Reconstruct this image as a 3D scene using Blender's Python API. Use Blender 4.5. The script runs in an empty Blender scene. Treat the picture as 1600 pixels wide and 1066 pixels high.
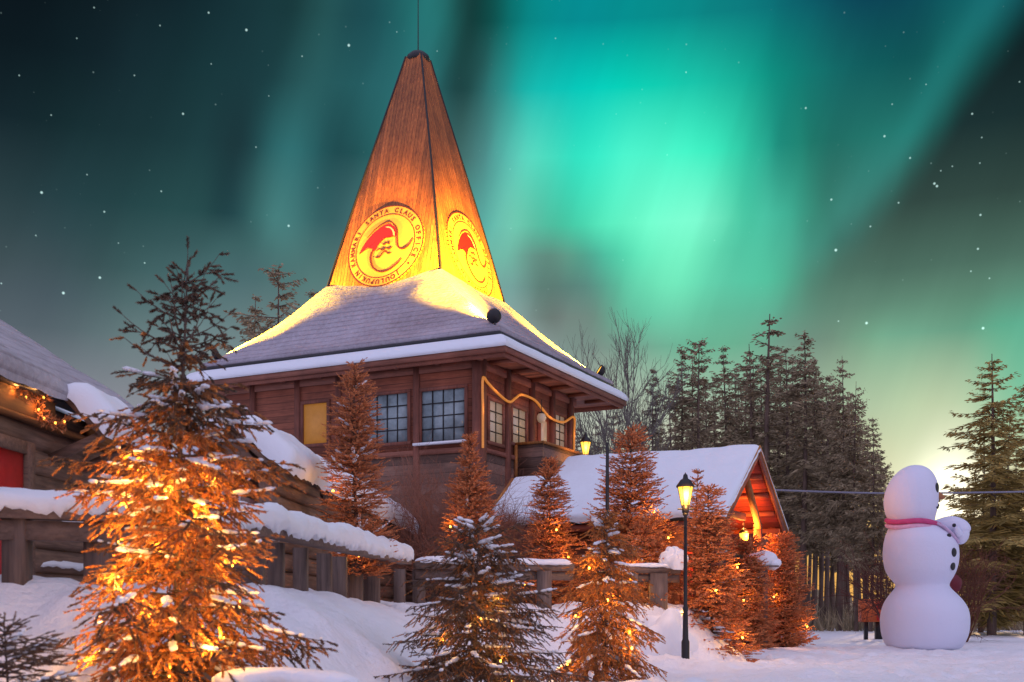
import bpy, math, random
import numpy as np
from mathutils import Vector, Matrix
R = math.radians
SC = bpy.context.scene
COL = SC.collection

# ------------------------------------------------------------------ camera
FPX, HX, HY, CAMZ = 1768.0, 800.0, 955.0, 1.0       # focal length / principal column / horizon row of the photo
cam_d = bpy.data.cameras.new('camera')
cam = bpy.data.objects.new('camera', cam_d); COL.objects.link(cam)
cam.location = (0, 0, CAMZ); cam.rotation_euler = (R(90), 0, 0)
cam_d.sensor_width = 36; cam_d.lens = 36 * FPX / 1600; cam_d.shift_y = (HY - 533) / 1600
cam_d.clip_start = .1; cam_d.clip_end = 4000
cam_d.dof.use_dof = True; cam_d.dof.focus_distance = 26; cam_d.dof.aperture_fstop = 2.8
SC.camera = cam

def at(px, py, Y):
    return Vector(((px - HX) / FPX * Y, Y, CAMZ + (HY - py) / FPX * Y))

# ------------------------------------------------------------------ exposure
SC.view_settings.view_transform = 'Standard'; SC.view_settings.look = 'None'
SC.view_settings.exposure = 0; SC.view_settings.gamma = 1
SC.render.engine = 'CYCLES'
SC.cycles.use_denoising = True
SC.cycles.max_bounces = 5; SC.cycles.diffuse_bounces = 3; SC.cycles.glossy_bounces = 2
SC.cycles.sample_clamp_indirect = 4

def lin(c):
    return tuple(((x / 255) / 12.92 if x / 255 <= .04045 else ((x / 255 + .055) / 1.055) ** 2.4) for x in c) + (1,)

# ------------------------------------------------------------------ sky
class NG:
    def __init__(s, nt): s.nt = nt
    def n(s, t, **k):
        nd = s.nt.nodes.new(t)
        for a, b in k.items(): setattr(nd, a, b)
        return nd
    def lk(s, a, b): s.nt.links.new(a, b)
    def put(s, sock, v):
        if isinstance(v, bpy.types.NodeSocket): s.lk(v, sock)
        else: sock.default_value = v
    def m(s, op, a, b=0.0, c=None, clamp=False):
        nd = s.n('ShaderNodeMath', operation=op, use_clamp=clamp)
        s.put(nd.inputs[0], a); s.put(nd.inputs[1], b)
        if c is not None: s.put(nd.inputs[2], c)
        return nd.outputs[0]
    def mr(s, v, a, b, c=0.0, d=1.0, kind='LINEAR'):
        nd = s.n('ShaderNodeMapRange', interpolation_type=kind)
        s.put(nd.inputs[0], v); s.put(nd.inputs[1], a); s.put(nd.inputs[2], b); s.put(nd.inputs[3], c); s.put(nd.inputs[4], d)
        return nd.outputs[0]
    def mix(s, f, a, b, mode='MIX'):
        nd = s.n('ShaderNodeMix', data_type='RGBA', blend_type=mode)
        s.put(nd.inputs[0], f); s.put(nd.inputs[6], a); s.put(nd.inputs[7], b)
        return nd.outputs[2]
    def vm(s, op, a, b=None):
        nd = s.n('ShaderNodeVectorMath', operation=op)
        s.put(nd.inputs[0], a)
        if b is not None: s.put(nd.inputs[1], b)
        return nd
    def noise(s, vec, scale, detail=3, rough=.5, dist=0.0):
        nd = s.n('ShaderNodeTexNoise')
        s.put(nd.inputs['Vector'], vec); nd.inputs['Scale'].default_value = scale
        nd.inputs['Detail'].default_value = detail; nd.inputs['Roughness'].default_value = rough
        nd.inputs['Distortion'].default_value = dist
        return nd.outputs['Fac']

SUN_AZ, SUN_EL = R(21.2), R(5.2)
W = bpy.data.worlds.new('World'); SC.world = W; W.use_nodes = True
W.node_tree.nodes.clear()
g = NG(W.node_tree)
tc = g.n('ShaderNodeTexCoord'); dirv = g.vm('NORMALIZE', tc.outputs['Generated']).outputs[0]
sx = g.n('ShaderNodeSeparateXYZ'); g.lk(dirv, sx.inputs[0])
X, Y, Z = sx.outputs
az = g.m('ARCTAN2', X, Y)
vv = g.m('DIVIDE', Z, g.m('SQRT', g.m('ADD', g.m('MULTIPLY', X, X), g.m('MULTIPLY', Y, Y))))
# soft folds in the curtains of light
cmb = g.n('ShaderNodeCombineXYZ'); g.put(cmb.inputs[0], g.m('ADD', g.m('MULTIPLY', az, 7.0), g.m('MULTIPLY', vv, -1.5))); g.put(cmb.inputs[1], g.m('MULTIPLY', vv, 2.2))
fold = g.noise(cmb.outputs[0], 1.6, 3, .55)
azw = g.m('ADD', az, g.m('MULTIPLY', g.m('SUBTRACT', fold, .5), .035))
AZ0, AZ1 = -.52, .52
azf = g.m('DIVIDE', g.m('SUBTRACT', azw, AZ0), AZ1 - AZ0, clamp=True)
SKY = [
 (0,   [(0,9,20,28),(100,8,22,28),(200,14,34,40),(300,16,44,50),(400,22,60,64),(500,22,66,68),(600,28,92,96),(680,32,108,106),(735,18,62,60),(800,6,104,102),(900,0,137,142),(1000,0,142,142),(1100,5,132,132),(1200,5,112,118),(1300,5,80,95),(1400,4,66,84),(1500,7,92,100),(1600,7,84,98)]),
 (110, [(0,10,26,32),(100,12,32,38),(200,18,44,50),(300,22,58,62),(400,25,66,70),(500,30,84,86),(600,38,110,112),(670,40,104,106),(722,28,68,68),(765,44,118,116),(810,25,162,154),(900,0,202,187),(1000,5,206,180),(1100,22,190,165),(1200,8,146,130),(1300,12,110,106),(1400,7,86,88),(1480,13,95,94),(1600,13,92,92)]),
 (220, [(0,18,40,46),(100,20,48,52),(200,24,56,60),(300,27,66,69),(385,28,67,71),(455,40,108,109),(540,30,84,87),(640,50,115,115),(715,62,104,102),(760,80,152,146),(820,88,208,184),(900,50,228,196),(1000,76,243,203),(1100,60,236,192),(1200,32,160,138),(1260,26,128,112),(1300,26,110,100),(1370,28,112,103),(1480,26,104,98),(1600,26,104,98)]),
 (330, [(0,40,68,72),(100,36,70,74),(200,36,76,78),(300,38,84,84),(370,35,79,82),(435,64,128,124),(510,52,104,106),(570,76,138,136),(650,80,136,132),(750,92,172,162),(800,112,202,178),(860,78,190,160),(920,76,218,178),(1000,108,250,203),(1080,122,250,207),(1150,80,207,170),(1200,70,190,160),(1240,58,162,138),(1285,52,128,112),(1330,54,118,106),(1450,52,112,102),(1600,52,112,102)]),
 (380, [(0,50,78,82),(100,47,80,84),(200,48,88,89),(300,55,100,100),(400,62,112,110),(450,72,128,124),(500,72,122,119),(560,84,138,136),(700,98,158,148),(790,114,186,168),(840,98,144,132),(880,92,152,134),(935,76,178,152),(990,92,224,182),(1060,116,244,197),(1130,88,207,170),(1200,76,190,158),(1255,66,152,131),(1300,58,118,104),(1340,60,112,102),(1450,62,112,100),(1600,66,120,106)]),
 (430, [(0,62,88,92),(100,60,90,94),(200,60,100,100),(300,72,118,118),(400,75,120,120),(480,85,135,130),(560,95,145,140),(700,110,160,152),(800,118,164,158),(840,94,128,120),(885,90,128,120),(930,88,148,133),(980,94,198,164),(1050,112,232,187),(1120,94,206,170),(1200,80,190,156),(1260,76,146,124),(1310,76,124,108),(1450,74,112,98),(1600,82,134,115)]),
 (480, [(0,74,98,104),(100,74,102,108),(200,80,118,118),(300,90,130,130),(400,95,135,134),(500,105,145,140),(700,122,160,153),(800,136,164,160),(845,108,126,121),(885,112,130,124),(935,108,146,132),(990,100,190,158),(1060,108,206,170),(1110,98,190,157),(1200,92,175,147),(1260,90,146,126),(1320,90,128,112),(1380,92,138,118),(1450,90,140,118),(1540,82,136,114),(1600,84,152,128)]),
 (530, [(0,85,108,115),(100,88,115,120),(200,100,135,135),(300,110,145,145),(400,115,150,148),(600,130,160,155),(800,152,168,166),(880,124,144,138),(950,122,150,138),(1050,110,175,148),(1150,104,174,144),(1220,110,152,134),(1300,110,142,124),(1360,114,166,138),(1400,112,170,142),(1500,100,158,132),(1560,90,168,138),(1600,90,175,145)]),
 (640, [(0,130,150,158),(400,150,168,170),(800,172,184,175),(1000,188,198,178),(1200,160,182,160),(1400,182,204,168),(1500,182,204,168),(1600,124,196,160)]),
 (740, [(0,165,172,180),(800,205,205,192),(1200,210,200,168),(1320,216,208,168),(1430,222,226,188),(1490,244,242,208),(1550,222,222,184),(1600,208,212,172)]),
 (830, [(0,190,175,165),(800,220,195,160),(1200,230,180,112),(1380,246,200,120),(1485,255,236,190),(1600,240,196,120)]),
 (950, [(0,180,150,130),(800,205,160,110),(1200,222,155,80),(1485,250,190,100),(1600,225,160,85)]),
]
prev = None
for y, stops in SKY:
    rp = g.n('ShaderNodeValToRGB'); cr = rp.color_ramp; cr.interpolation = 'CARDINAL'
    el = cr.elements
    while len(el) < len(stops): el.new(.5)
    ps = []
    for px, r_, g_, b_ in stops: ps.append(((math.atan((px - HX) / FPX) - AZ0) / (AZ1 - AZ0), lin((r_, g_ * (.90 if px < 620 else 1), b_ * (.92 if px < 620 else 1)))))
    for e, (p, c) in zip(el, ps): e.position = p
    for e, (p, c) in zip(el, ps): e.color = c
    g.lk(azf, rp.inputs[0])
    v0 = (HY - y) / FPX * .965
    if prev is None: sky = rp.outputs[0]
    else: sky = g.mix(g.mr(vv, prev, v0), sky, rp.outputs[0])
    prev = v0
# the dark sky to the right of the slanting curtain edge
DARK = [(0, 3, 22, 34), (110, 7, 29, 33), (220, 20, 45, 47), (330, 45, 70, 65), (430, 72, 108, 95), (530, 106, 150, 128), (640, 172, 200, 165)]
dk = None
for y, r_, g_, b_ in DARK:
    v0 = (HY - y) / FPX * .965; c = lin((r_, g_, b_))
    if dk is None: dk = g.mix(0.0, c, c)
    else: dk = g.mix(g.mr(vv, pv, v0), dk, c)
    pv = v0
def uv(px, py): return math.atan((px - HX) / FPX), (HY - py) / FPX * .965
def edge_d(A, B, wob=.0):
    (a0, b0), (a1, b1) = uv(*A), uv(*B); L = math.hypot(a1 - a0, b1 - b0); nx, ny = (b1 - b0) / L, -(a1 - a0) / L
    return g.m('ADD', g.m('MULTIPLY', g.m('SUBTRACT', azw, a0), nx), g.m('MULTIPLY', g.m('SUBTRACT', vv, b0), ny))
ed_ = edge_d((1275, 440), (1625, 5))
emask = g.m('MULTIPLY', g.mr(ed_, -.020, .030, 0, 1, 'SMOOTHSTEP'), g.mr(vv, .22, .30, 0, 1, 'SMOOTHSTEP'))
sky = g.mix(emask, sky, dk)
# brighter rays: a slanting one at the right, two faint ones at the left
for A, B, wd, col, lo_, hi_ in (((1270, 420), (1570, 20), .012, (.004, .045, .042, 1), .26, .36), ((428, 420), (490, 90), .015, (.008, .035, .034, 1), .29, .34), ((650, 240), (678, 0), .010, (.004, .025, .028, 1), .36, .42), ((792, 260), (835, 20), .018, (.0, .06, .055, 1), .34, .42)):
    e_ = edge_d(A, B); gs = g.m('POWER', 2.718, g.m('MULTIPLY', g.m('MULTIPLY', e_, e_), -1 / (2 * wd * wd)))
    sky = g.mix(g.m('MULTIPLY', gs, g.mr(vv, lo_, hi_, 0, 1, 'SMOOTHSTEP')), sky, g.mix(1.0, sky, col, 'ADD'))
# ripple of brightness along the curtains
cmb2 = g.n('ShaderNodeCombineXYZ'); g.put(cmb2.inputs[0], g.m('ADD', g.m('MULTIPLY', az, 26.0), g.m('MULTIPLY', vv, -9.0))); g.put(cmb2.inputs[1], g.m('MULTIPLY', vv, 2.0))
rip = g.noise(cmb2.outputs[0], 1.0, 3, .5)
sky = g.mix(1.0, sky, g.mr(rip, .25, .75, .94, 1.06), 'MULTIPLY')
# glow where the sun has just touched the horizon
def unit(px, py): return Vector((px - HX, FPX, HY - py)).normalized()
sund = unit(1486, 778)
ds = g.vm('DOT_PRODUCT', dirv, sund).outputs['Value']
ang = g.m('ARCCOSINE', g.m('MINIMUM', ds, 1.0))
gl = g.m('POWER', 2.718, g.m('MULTIPLY', g.m('MULTIPLY', ang, ang), -1 / (2 * .021 ** 2)))
sky = g.mix(gl, sky, g.mix(1.0, sky, (.9, .86, .72, 1), 'ADD'))
# thin atmosphere of a low sun
nis = g.n('ShaderNodeTexSky', sky_type='NISHITA', sun_disc=False, sun_elevation=SUN_EL, sun_rotation=SUN_AZ)
sky = g.mix(1.0, sky, g.vm('SCALE', nis.outputs[0]).outputs[0], 'ADD')
for nd in W.node_tree.nodes:
    if nd.type == 'VECT_MATH' and nd.operation == 'SCALE': nd.inputs[3].default_value = .0008
# pale lavender twilight on the other side of the sky, behind the photographer
bd = g.vm('DOT_PRODUCT', dirv, Vector((-.12, -.76, .64)).normalized()).outputs['Value']
bf = g.mr(bd, -.24, .50, 0, 1, 'SMOOTHSTEP')
sky = g.mix(bf, sky, (.66, .64, .93, 1))
# stars
STARS = [(99,458,1),(156,434,.9),(65,301,.9),(326,20,.6),(545,71,.9),(1354,505,1),(1536,513,1),(1306,391,1),(1460,287,.8),(1464,291,.8),(286,178,.7),(385,47,.8),(1259,169,.6),(1382,213,.7),(1519,178,.6),(1422,247,.6),(1299,312,.7),(1532,336,.7),(1404,317,.55),(1360,354,.55),(1528,389,.7),(1310,502,.5),(163,331,.6),(451,353,.8),(1517,424,.5),(1546,435,.5),(56,368,.4),(226,411,.5),(136,273,.4),(252,299,.5),(2,443,.5),(472,88,.4),(147,12,.4),(400,230,.4),(683,80,.3),(1394,163,.4),(1447,132,.35),(1593,128,.4),(1534,215,.4),(1531,255,.4),(1470,267,.4),(1488,260,.4),(30,118,.4),(210,118,.4),(330,100,.35),(80,180,.4),(120,60,.35),(250,40,.4),(420,150,.3),(620,50,.3),(185,380,.35),(1072,113,.4),(868,60,.3)]
acc = None
for px, py, b in STARS:
    d_ = g.vm('DISTANCE', dirv, unit(px, py)).outputs['Value']
    s_ = g.mr(d_, .0004 + .0010 * b, .0003, 0, b)
    acc = s_ if acc is None else g.m('ADD', acc, s_)
vo = g.n('ShaderNodeTexVoronoi'); g.lk(dirv, vo.inputs['Vector']); vo.inputs['Scale'].default_value = 95
vsep = g.n('ShaderNodeSeparateColor'); g.lk(vo.outputs['Color'], vsep.inputs[0])
faint = g.m('MULTIPLY', g.mr(vo.outputs['Distance'], .085, .02), g.m('MULTIPLY', g.m('POWER', vsep.outputs[0], 2.6), .22))
faint = g.m('MULTIPLY', faint, g.mr(vv, .2, .32))
stars = g.m('ADD', acc, faint)
sky = g.mix(stars, sky, g.mix(1.0, sky, (.62, .9, .86, 1), 'ADD'))
# under the horizon
sky = g.mix(g.mr(vv, -.02, -.2), sky, (.28, .27, .36, 1))
bg = g.n('ShaderNodeBackground'); g.lk(sky, bg.inputs[0]); bg.inputs[1].default_value = 1.0
wo = g.n('ShaderNodeOutputWorld'); g.lk(bg.outputs[0], wo.inputs[0])

# ------------------------------------------------------------------ sun: low and warm, behind the wood
sd = bpy.data.lights.new('sun', 'SUN'); sd.energy = 2.0; sd.angle = R(.6); sd.color = (1, .62, .3)
sun = bpy.data.objects.new('sun', sd); COL.objects.link(sun)
sv = Vector((math.sin(SUN_AZ) * math.cos(SUN_EL), math.cos(SUN_AZ) * math.cos(SUN_EL), math.sin(SUN_EL)))
sun.rotation_euler = (-sv).to_track_quat('-Z', 'Y').to_euler()

# ------------------------------------------------------------------ mesh helpers
class MB:
    def __init__(s): s.v = []; s.f = {3: [], 4: []}; s.n = 0; s.t = []
    def add(s, v, f, tint=None):
        v = np.asarray(v, float).reshape(-1, 3); f = np.asarray(f, int)
        s.v.append(v); s.f[f.shape[1]].append(f + s.n); s.n += len(v)
        s.t.append(np.full(len(v), 0.0) if tint is None else np.broadcast_to(np.asarray(tint, float), (len(v),)))
        return s
    def poly(s, pts):
        pts = np.asarray(pts, float)
        if len(pts) in (3, 4): return s.add(pts, [list(range(len(pts)))])
        c = pts.mean(0); n = len(pts)
        return s.add(np.vstack([pts, c]), [[i, (i + 1) % n, n] for i in range(n)])
    def box(s, x0, x1, y0, y1, z0, z1, M=None):
        v = np.array([[x, y, z] for z in (z0, z1) for y in (y0, y1) for x in (x0, x1)], float)
        if M is not None: v = v @ np.array(M.to_3x3()).T + np.array(M.translation)
        return s.add(v, [[0, 2, 3, 1], [4, 5, 7, 6], [0, 1, 5, 4], [2, 6, 7, 3], [0, 4, 6, 2], [1, 3, 7, 5]])
    def beam(s, p, q, w, h, up=(0, 0, 1)):
        p = np.array(p, float); q = np.array(q, float); d = q - p; L = np.linalg.norm(d); d /= L
        up = np.array(up, float)
        if abs(d @ up) > .95: up = np.array([1., 0, 0])
        a = np.cross(d, up); a /= np.linalg.norm(a); b = np.cross(a, d)
        v = [o + a * i * w / 2 + b * j * h / 2 for o in (p, q) for j in (-1, 1) for i in (-1, 1)]
        return s.add(v, [[0, 2, 3, 1], [4, 5, 7, 6], [0, 1, 5, 4], [2, 6, 7, 3], [0, 4, 6, 2], [1, 3, 7, 5]])
    def tube(s, pts, rad, n=8, cap=True, tint=None, squash=None):
        pts = np.asarray(pts, float); m = len(pts); rad = np.broadcast_to(np.asarray(rad, float), (m,))
        t = np.gradient(pts, axis=0); t /= np.linalg.norm(t, axis=1)[:, None] + 1e-9
        ref = np.array([0, 0, 1.]) if abs(t[0][2]) < .9 else np.array([1., 0, 0])
        V = []
        for i in range(m):
            a = np.cross(t[i], ref); a /= np.linalg.norm(a) + 1e-9; b = np.cross(a, t[i])
            th = np.arange(n) * 2 * math.pi / n
            sq = 1 if squash is None else squash
            V.append(pts[i] + rad[i] * (np.cos(th)[:, None] * a + sq * np.sin(th)[:, None] * b))
        V = np.vstack(V); F = []
        for i in range(m - 1):
            for k in range(n):
                F.append([i * n + k, i * n + (k + 1) % n, (i + 1) * n + (k + 1) % n, (i + 1) * n + k])
        s.add(V, F, tint)
        if cap:
            for i in (0, m - 1):
                b0 = s.n; s.add(np.vstack([V[i * n:(i + 1) * n], pts[i]]), [[k, (k + 1) % n, n] for k in range(n)], tint)
        return s
    def lathe(s, prof, n=24, c=(0, 0, 0), sx=1, sy=1, shift=None):
        prof = np.asarray(prof, float); th = np.arange(n) * 2 * math.pi / n; V = []
        for i, (r, z) in enumerate(prof):
            o = (0, 0) if shift is None else shift[i]
            V.append(np.stack([c[0] + o[0] + r * sx * np.cos(th), c[1] + o[1] + r * sy * np.sin(th), np.full(n, c[2] + z)], 1))
        F = [[i * n + k, i * n + (k + 1) % n, (i + 1) * n + (k + 1) % n, (i + 1) * n + k] for i in range(len(prof) - 1) for k in range(n)]
        return s.add(np.vstack(V), F)
    def blob(s, c, r, seed=0, nu=10, nv=7, amp=.12, M=None):
        th = np.arange(nu) * 2 * math.pi / nu; ph = np.linspace(-math.pi / 2, math.pi / 2, nv)
        rs = np.random.RandomState(seed); pz = rs.rand(6) * 6.28; T_, H_ = np.meshgrid(th, ph)
        k = 1 + amp * (.6 * np.sin(2 * T_ + pz[0]) * np.cos(H_ * 2 + pz[1]) + .5 * np.sin(3 * T_ + pz[2] + 2 * H_) + .5 * np.sin(5 * T_ + pz[3]) * np.sin(3 * H_ + pz[4]))
        k[0, :] = 1; k[-1, :] = 1
        v = np.stack([k * np.cos(ph)[:, None] * np.cos(th)[None], k * np.cos(ph)[:, None] * np.sin(th)[None], k * np.sin(ph)[:, None] * np.ones(nu)[None]], -1).reshape(-1, 3)
        v = v * np.array(r)
        if M is not None: v = v @ np.array(M).T
        v = v + np.array(c)
        F = [[i * nu + j, i * nu + (j + 1) % nu, (i + 1) * nu + (j + 1) % nu, (i + 1) * nu + j] for i in range(nv - 1) for j in range(nu)]
        return s.add(v, F)
    def grid(s, P, flip=False):
        P = np.asarray(P, float); a, b = P.shape[:2]
        idx = np.arange(a * b).reshape(a, b)
        F = np.stack([idx[:-1, :-1], idx[1:, :-1], idx[1:, 1:], idx[:-1, 1:]], -1).reshape(-1, 4)
        return s.add(P.reshape(-1, 3), F)
    def build(s, name, mat, parent=None, org=None, smooth=False, xf=None):
        v = np.vstack(s.v)
        if xf is not None: v = xf(v)
        if org is not None: v = v - np.array(org)
        me = bpy.data.meshes.new(name)
        q = np.vstack(s.f[4]) if s.f[4] else np.zeros((0, 4), int)
        t = np.vstack(s.f[3]) if s.f[3] else np.zeros((0, 3), int)
        me.vertices.add(len(v)); me.vertices.foreach_set('co', v.ravel().astype(np.float32))
        me.loops.add(q.size + t.size); me.loops.foreach_set('vertex_index', np.concatenate([q.ravel(), t.ravel()]).astype(np.int32))
        me.polygons.add(len(q) + len(t))
        st = np.concatenate([np.arange(len(q)) * 4, len(q) * 4 + np.arange(len(t)) * 3]).astype(np.int32)
        me.polygons.foreach_set('loop_start', st)
        me.update(calc_edges=True); me.validate()
        tint = np.concatenate(s.t)
        if tint.any():
            at_ = me.attributes.new('tint', 'FLOAT', 'POINT'); at_.data.foreach_set('value', tint.astype(np.float32))
        if smooth: me.polygons.foreach_set('use_smooth', np.ones(len(me.polygons), bool))
        if mat: me.materials.append(mat)
        o = bpy.data.objects.new(name, me); COL.objects.link(o)
        if parent: o.parent = parent
        return o

def thing(name, label, cat, loc=(0, 0, 0), rz=0, group=None):
    o = bpy.data.objects.new(name, None); COL.objects.link(o)
    o.empty_display_size = .3; o.location = loc; o.rotation_euler = (0, 0, rz)
    return tag(o, label, cat, group)
def tag(o, label, cat, group=None, kind=None):
    o['label'] = label; o['category'] = cat
    if group: o['group'] = group
    if kind: o['kind'] = kind
    return o
def lamp(name, loc, watts, color, parent=None, size=.03, kind='POINT', target=None, spot=None, blend=.4):
    ld = bpy.data.lights.new(name, kind); ld.energy = watts; ld.color = color
    ld.shadow_soft_size = size
    o = bpy.data.objects.new(name, ld); COL.objects.link(o); o.location = loc
    if kind == 'SPOT': ld.spot_size = spot; ld.spot_blend = blend
    if target is not None: o.rotation_euler = (Vector(target) - Vector(loc)).to_track_quat('-Z', 'Y').to_euler()
    if parent: o.parent = parent
    return o

def _h(i, j, s):
    n = (i * 374761393 + j * 668265263 + s * 2147483647) & 0x7fffffff
    n = (n ^ (n >> 13)) * 1274126177 & 0x7fffffff
    return ((n ^ (n >> 16)) & 0xffff) / 65535.0
def vnoise(x, y, s=0):
    x = np.asarray(x, float); y = np.asarray(y, float)
    i = np.floor(x).astype(np.int64); j = np.floor(y).astype(np.int64); fx = x - i; fy = y - j
    fx = fx * fx * (3 - 2 * fx); fy = fy * fy * (3 - 2 * fy)
    return (_h(i, j, s) * (1 - fx) + _h(i + 1, j, s) * fx) * (1 - fy) + (_h(i, j + 1, s) * (1 - fx) + _h(i + 1, j + 1, s) * fx) * fy - .5
def fbm(x, y, s=0, o=3):
    r = 0; a = 1
    for k in range(o): r = r + a * vnoise(np.asarray(x) * 2 ** k, np.asarray(y) * 2 ** k, s + k); a *= .5
    return r
def sstep(a, b, x):
    t = np.clip((np.asarray(x, float) - a) / (b - a), 0, 1); return t * t * (3 - 2 * t)

# ------------------------------------------------------------------ materials
def new_mat(name):
    m = bpy.data.materials.new(name); m.use_nodes = True; nt = m.node_tree
    return m, NG(nt), nt.nodes['Principled BSDF']
def plain(name, col, rough=.6, metal=0, emit=None, es=1.0, var=.15, scale=9.0):
    m, g, b = new_mat(name)
    tcn = g.n('ShaderNodeTexCoord')
    nz = g.noise(tcn.outputs['Object'], scale, 4, .6)
    c = g.mix(1.0, tuple(col) + (1,), g.mr(nz, .25, .75, 1 - var, 1 + var), 'MULTIPLY')
    g.lk(c, b.inputs['Base Color']); b.inputs['Roughness'].default_value = rough; b.inputs['Metallic'].default_value = metal
    if emit: b.inputs['Emission Color'].default_value = tuple(emit) + (1,); b.inputs['Emission Strength'].default_value = es
    return m
def wood(name, col, dark=None, plank=None, width=.2, grain='X', rough=.75, var=.35, gap=.06):
    """sawn or weathered timber: grain runs along one axis, optional boards stacked along another"""
    dark = dark or tuple(c * .45 for c in col)
    m, g, b = new_mat(name)
    tcn = g.n('ShaderNodeTexCoord'); sp = g.n('ShaderNodeSeparateXYZ'); g.lk(tcn.outputs['Object'], sp.inputs[0])
    mp = g.n('ShaderNodeMapping'); g.lk(tcn.outputs['Object'], mp.inputs[0])
    sc = {'X': (.9, 14, 14), 'Y': (14, .9, 14), 'Z': (14, 14, .9)}[grain]; mp.inputs['Scale'].default_value = sc
    gr = g.noise(mp.outputs[0], 1.6, 5, .65, .6)
    big = g.noise(tcn.outputs['Object'], 1.3, 3, .6)
    c = g.mix(g.mr(gr, .3, .72), tuple(dark) + (1,), tuple(col) + (1,))
    c = g.mix(1.0, c, g.mr(big, .25, .75, 1 - var, 1 + var), 'MULTIPLY')
    hgt = g.m('MULTIPLY', gr, .25)
    if plank:
        q = g.m('DIVIDE', sp.outputs['XYZ'.index(plank)], width)
        fr = g.m('FRACT', q); fl = g.m('FLOOR', q)
        wn = g.n('ShaderNodeTexWhiteNoise', noise_dimensions='1D'); g.lk(fl, wn.inputs['W'])
        c = g.mix(1.0, c, g.mr(wn.outputs['Value'], 0, 1, 1 - var, 1 + var), 'MULTIPLY')
        edge = g.m('MINIMUM', fr, g.m('SUBTRACT', 1.0, fr))
        line = g.mr(edge, 0, gap, 0, 1, 'SMOOTHSTEP')
        c = g.mix(1.0, c, g.mr(line, 0, 1, .35, 1), 'MULTIPLY')
        hgt = g.m('ADD', hgt, line)
    g.lk(c, b.inputs['Base Color']); b.inputs['Roughness'].default_value = rough
    bp = g.n('ShaderNodeBump'); bp.inputs['Strength'].default_value = .5; bp.inputs['Distance'].default_value = .02
    g.lk(hgt, bp.inputs['Height']); g.lk(bp.outputs[0], b.inputs['Normal'])
    return m
def snow_mat(name, col=(.86, .87, .91), fine=26.0, bumpd=.03):
    m, g, b = new_mat(name)
    tcn = g.n('ShaderNodeTexCoord')
    a = g.noise(tcn.outputs['Object'], fine, 4, .6); c = g.noise(tcn.outputs['Object'], 3.2, 4, .6)
    b.inputs['Base Color'].default_value = tuple(col) + (1,); b.inputs['Roughness'].default_value = .65
    b.inputs['Specular IOR Level'].default_value = .25
    bp = g.n('ShaderNodeBump'); bp.inputs['Strength'].default_value = .6; bp.inputs['Distance'].default_value = bumpd
    g.lk(g.m('ADD', g.m('MULTIPLY', a, .35), c), bp.inputs['Height']); g.lk(bp.outputs[0], b.inputs['Normal'])
    return m
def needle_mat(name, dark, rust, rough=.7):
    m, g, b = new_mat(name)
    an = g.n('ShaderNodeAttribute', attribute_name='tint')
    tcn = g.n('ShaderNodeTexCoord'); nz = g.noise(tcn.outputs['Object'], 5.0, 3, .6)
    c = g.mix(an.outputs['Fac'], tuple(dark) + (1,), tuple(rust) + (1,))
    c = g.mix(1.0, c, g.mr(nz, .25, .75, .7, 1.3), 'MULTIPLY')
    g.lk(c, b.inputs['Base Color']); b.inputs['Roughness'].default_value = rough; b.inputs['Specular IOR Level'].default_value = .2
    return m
M = {}
M['snow'] = snow_mat('fresh snow'); M['snow_ground'] = snow_mat('trampled snow', (.87, .86, .89), 16.0, .13)
M['snow_roof'] = snow_mat('roof snow', (.80, .84, .90), 9.0, .05)
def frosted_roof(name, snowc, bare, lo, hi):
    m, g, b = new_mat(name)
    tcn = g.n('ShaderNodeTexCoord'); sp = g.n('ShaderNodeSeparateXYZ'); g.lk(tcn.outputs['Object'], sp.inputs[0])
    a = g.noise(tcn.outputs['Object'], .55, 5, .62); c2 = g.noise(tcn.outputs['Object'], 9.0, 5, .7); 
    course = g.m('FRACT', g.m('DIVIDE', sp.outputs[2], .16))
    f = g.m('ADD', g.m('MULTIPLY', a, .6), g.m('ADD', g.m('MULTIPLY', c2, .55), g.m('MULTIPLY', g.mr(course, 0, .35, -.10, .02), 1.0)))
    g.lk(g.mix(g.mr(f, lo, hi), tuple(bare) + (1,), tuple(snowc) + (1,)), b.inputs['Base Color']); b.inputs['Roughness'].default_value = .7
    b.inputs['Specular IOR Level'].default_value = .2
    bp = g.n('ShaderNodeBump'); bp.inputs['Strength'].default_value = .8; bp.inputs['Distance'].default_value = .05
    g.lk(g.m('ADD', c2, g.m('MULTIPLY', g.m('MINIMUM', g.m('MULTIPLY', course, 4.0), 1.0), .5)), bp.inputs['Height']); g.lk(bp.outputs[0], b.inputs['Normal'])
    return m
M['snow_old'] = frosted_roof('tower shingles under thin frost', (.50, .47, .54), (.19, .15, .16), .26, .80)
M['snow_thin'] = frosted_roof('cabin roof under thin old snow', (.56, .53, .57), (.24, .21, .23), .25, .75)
M['board'] = wood('red brown wall boards', (.34, .105, .055), (.17, .05, .028), 'Z', .19, 'X')
M['board_low'] = wood('grey brown log wall', (.24, .13, .09), (.10, .055, .042), 'Z', .27, 'X')
M['post'] = wood('dark red post', (.26, .085, .052), (.12, .04, .026), None, .2, 'Z')
M['beam'] = wood('red brown beam', (.33, .125, .08), (.18, .065, .042), None, .2, 'X')
M['beam_y'] = wood('red brown beam along the side', (.33, .115, .07), (.17, .06, .04), None, .2, 'Y')
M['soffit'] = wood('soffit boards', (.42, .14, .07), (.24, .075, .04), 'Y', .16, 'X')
M['cone_x'] = wood('spire boards front', (.50, .155, .036), (.21, .048, .014), 'X', .115, 'Z', .7, .28, .10)
M['cone_y'] = wood('spire boards side', (.50, .155, .036), (.21, .048, .014), 'Y', .115, 'Z', .7, .28, .10)
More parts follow.
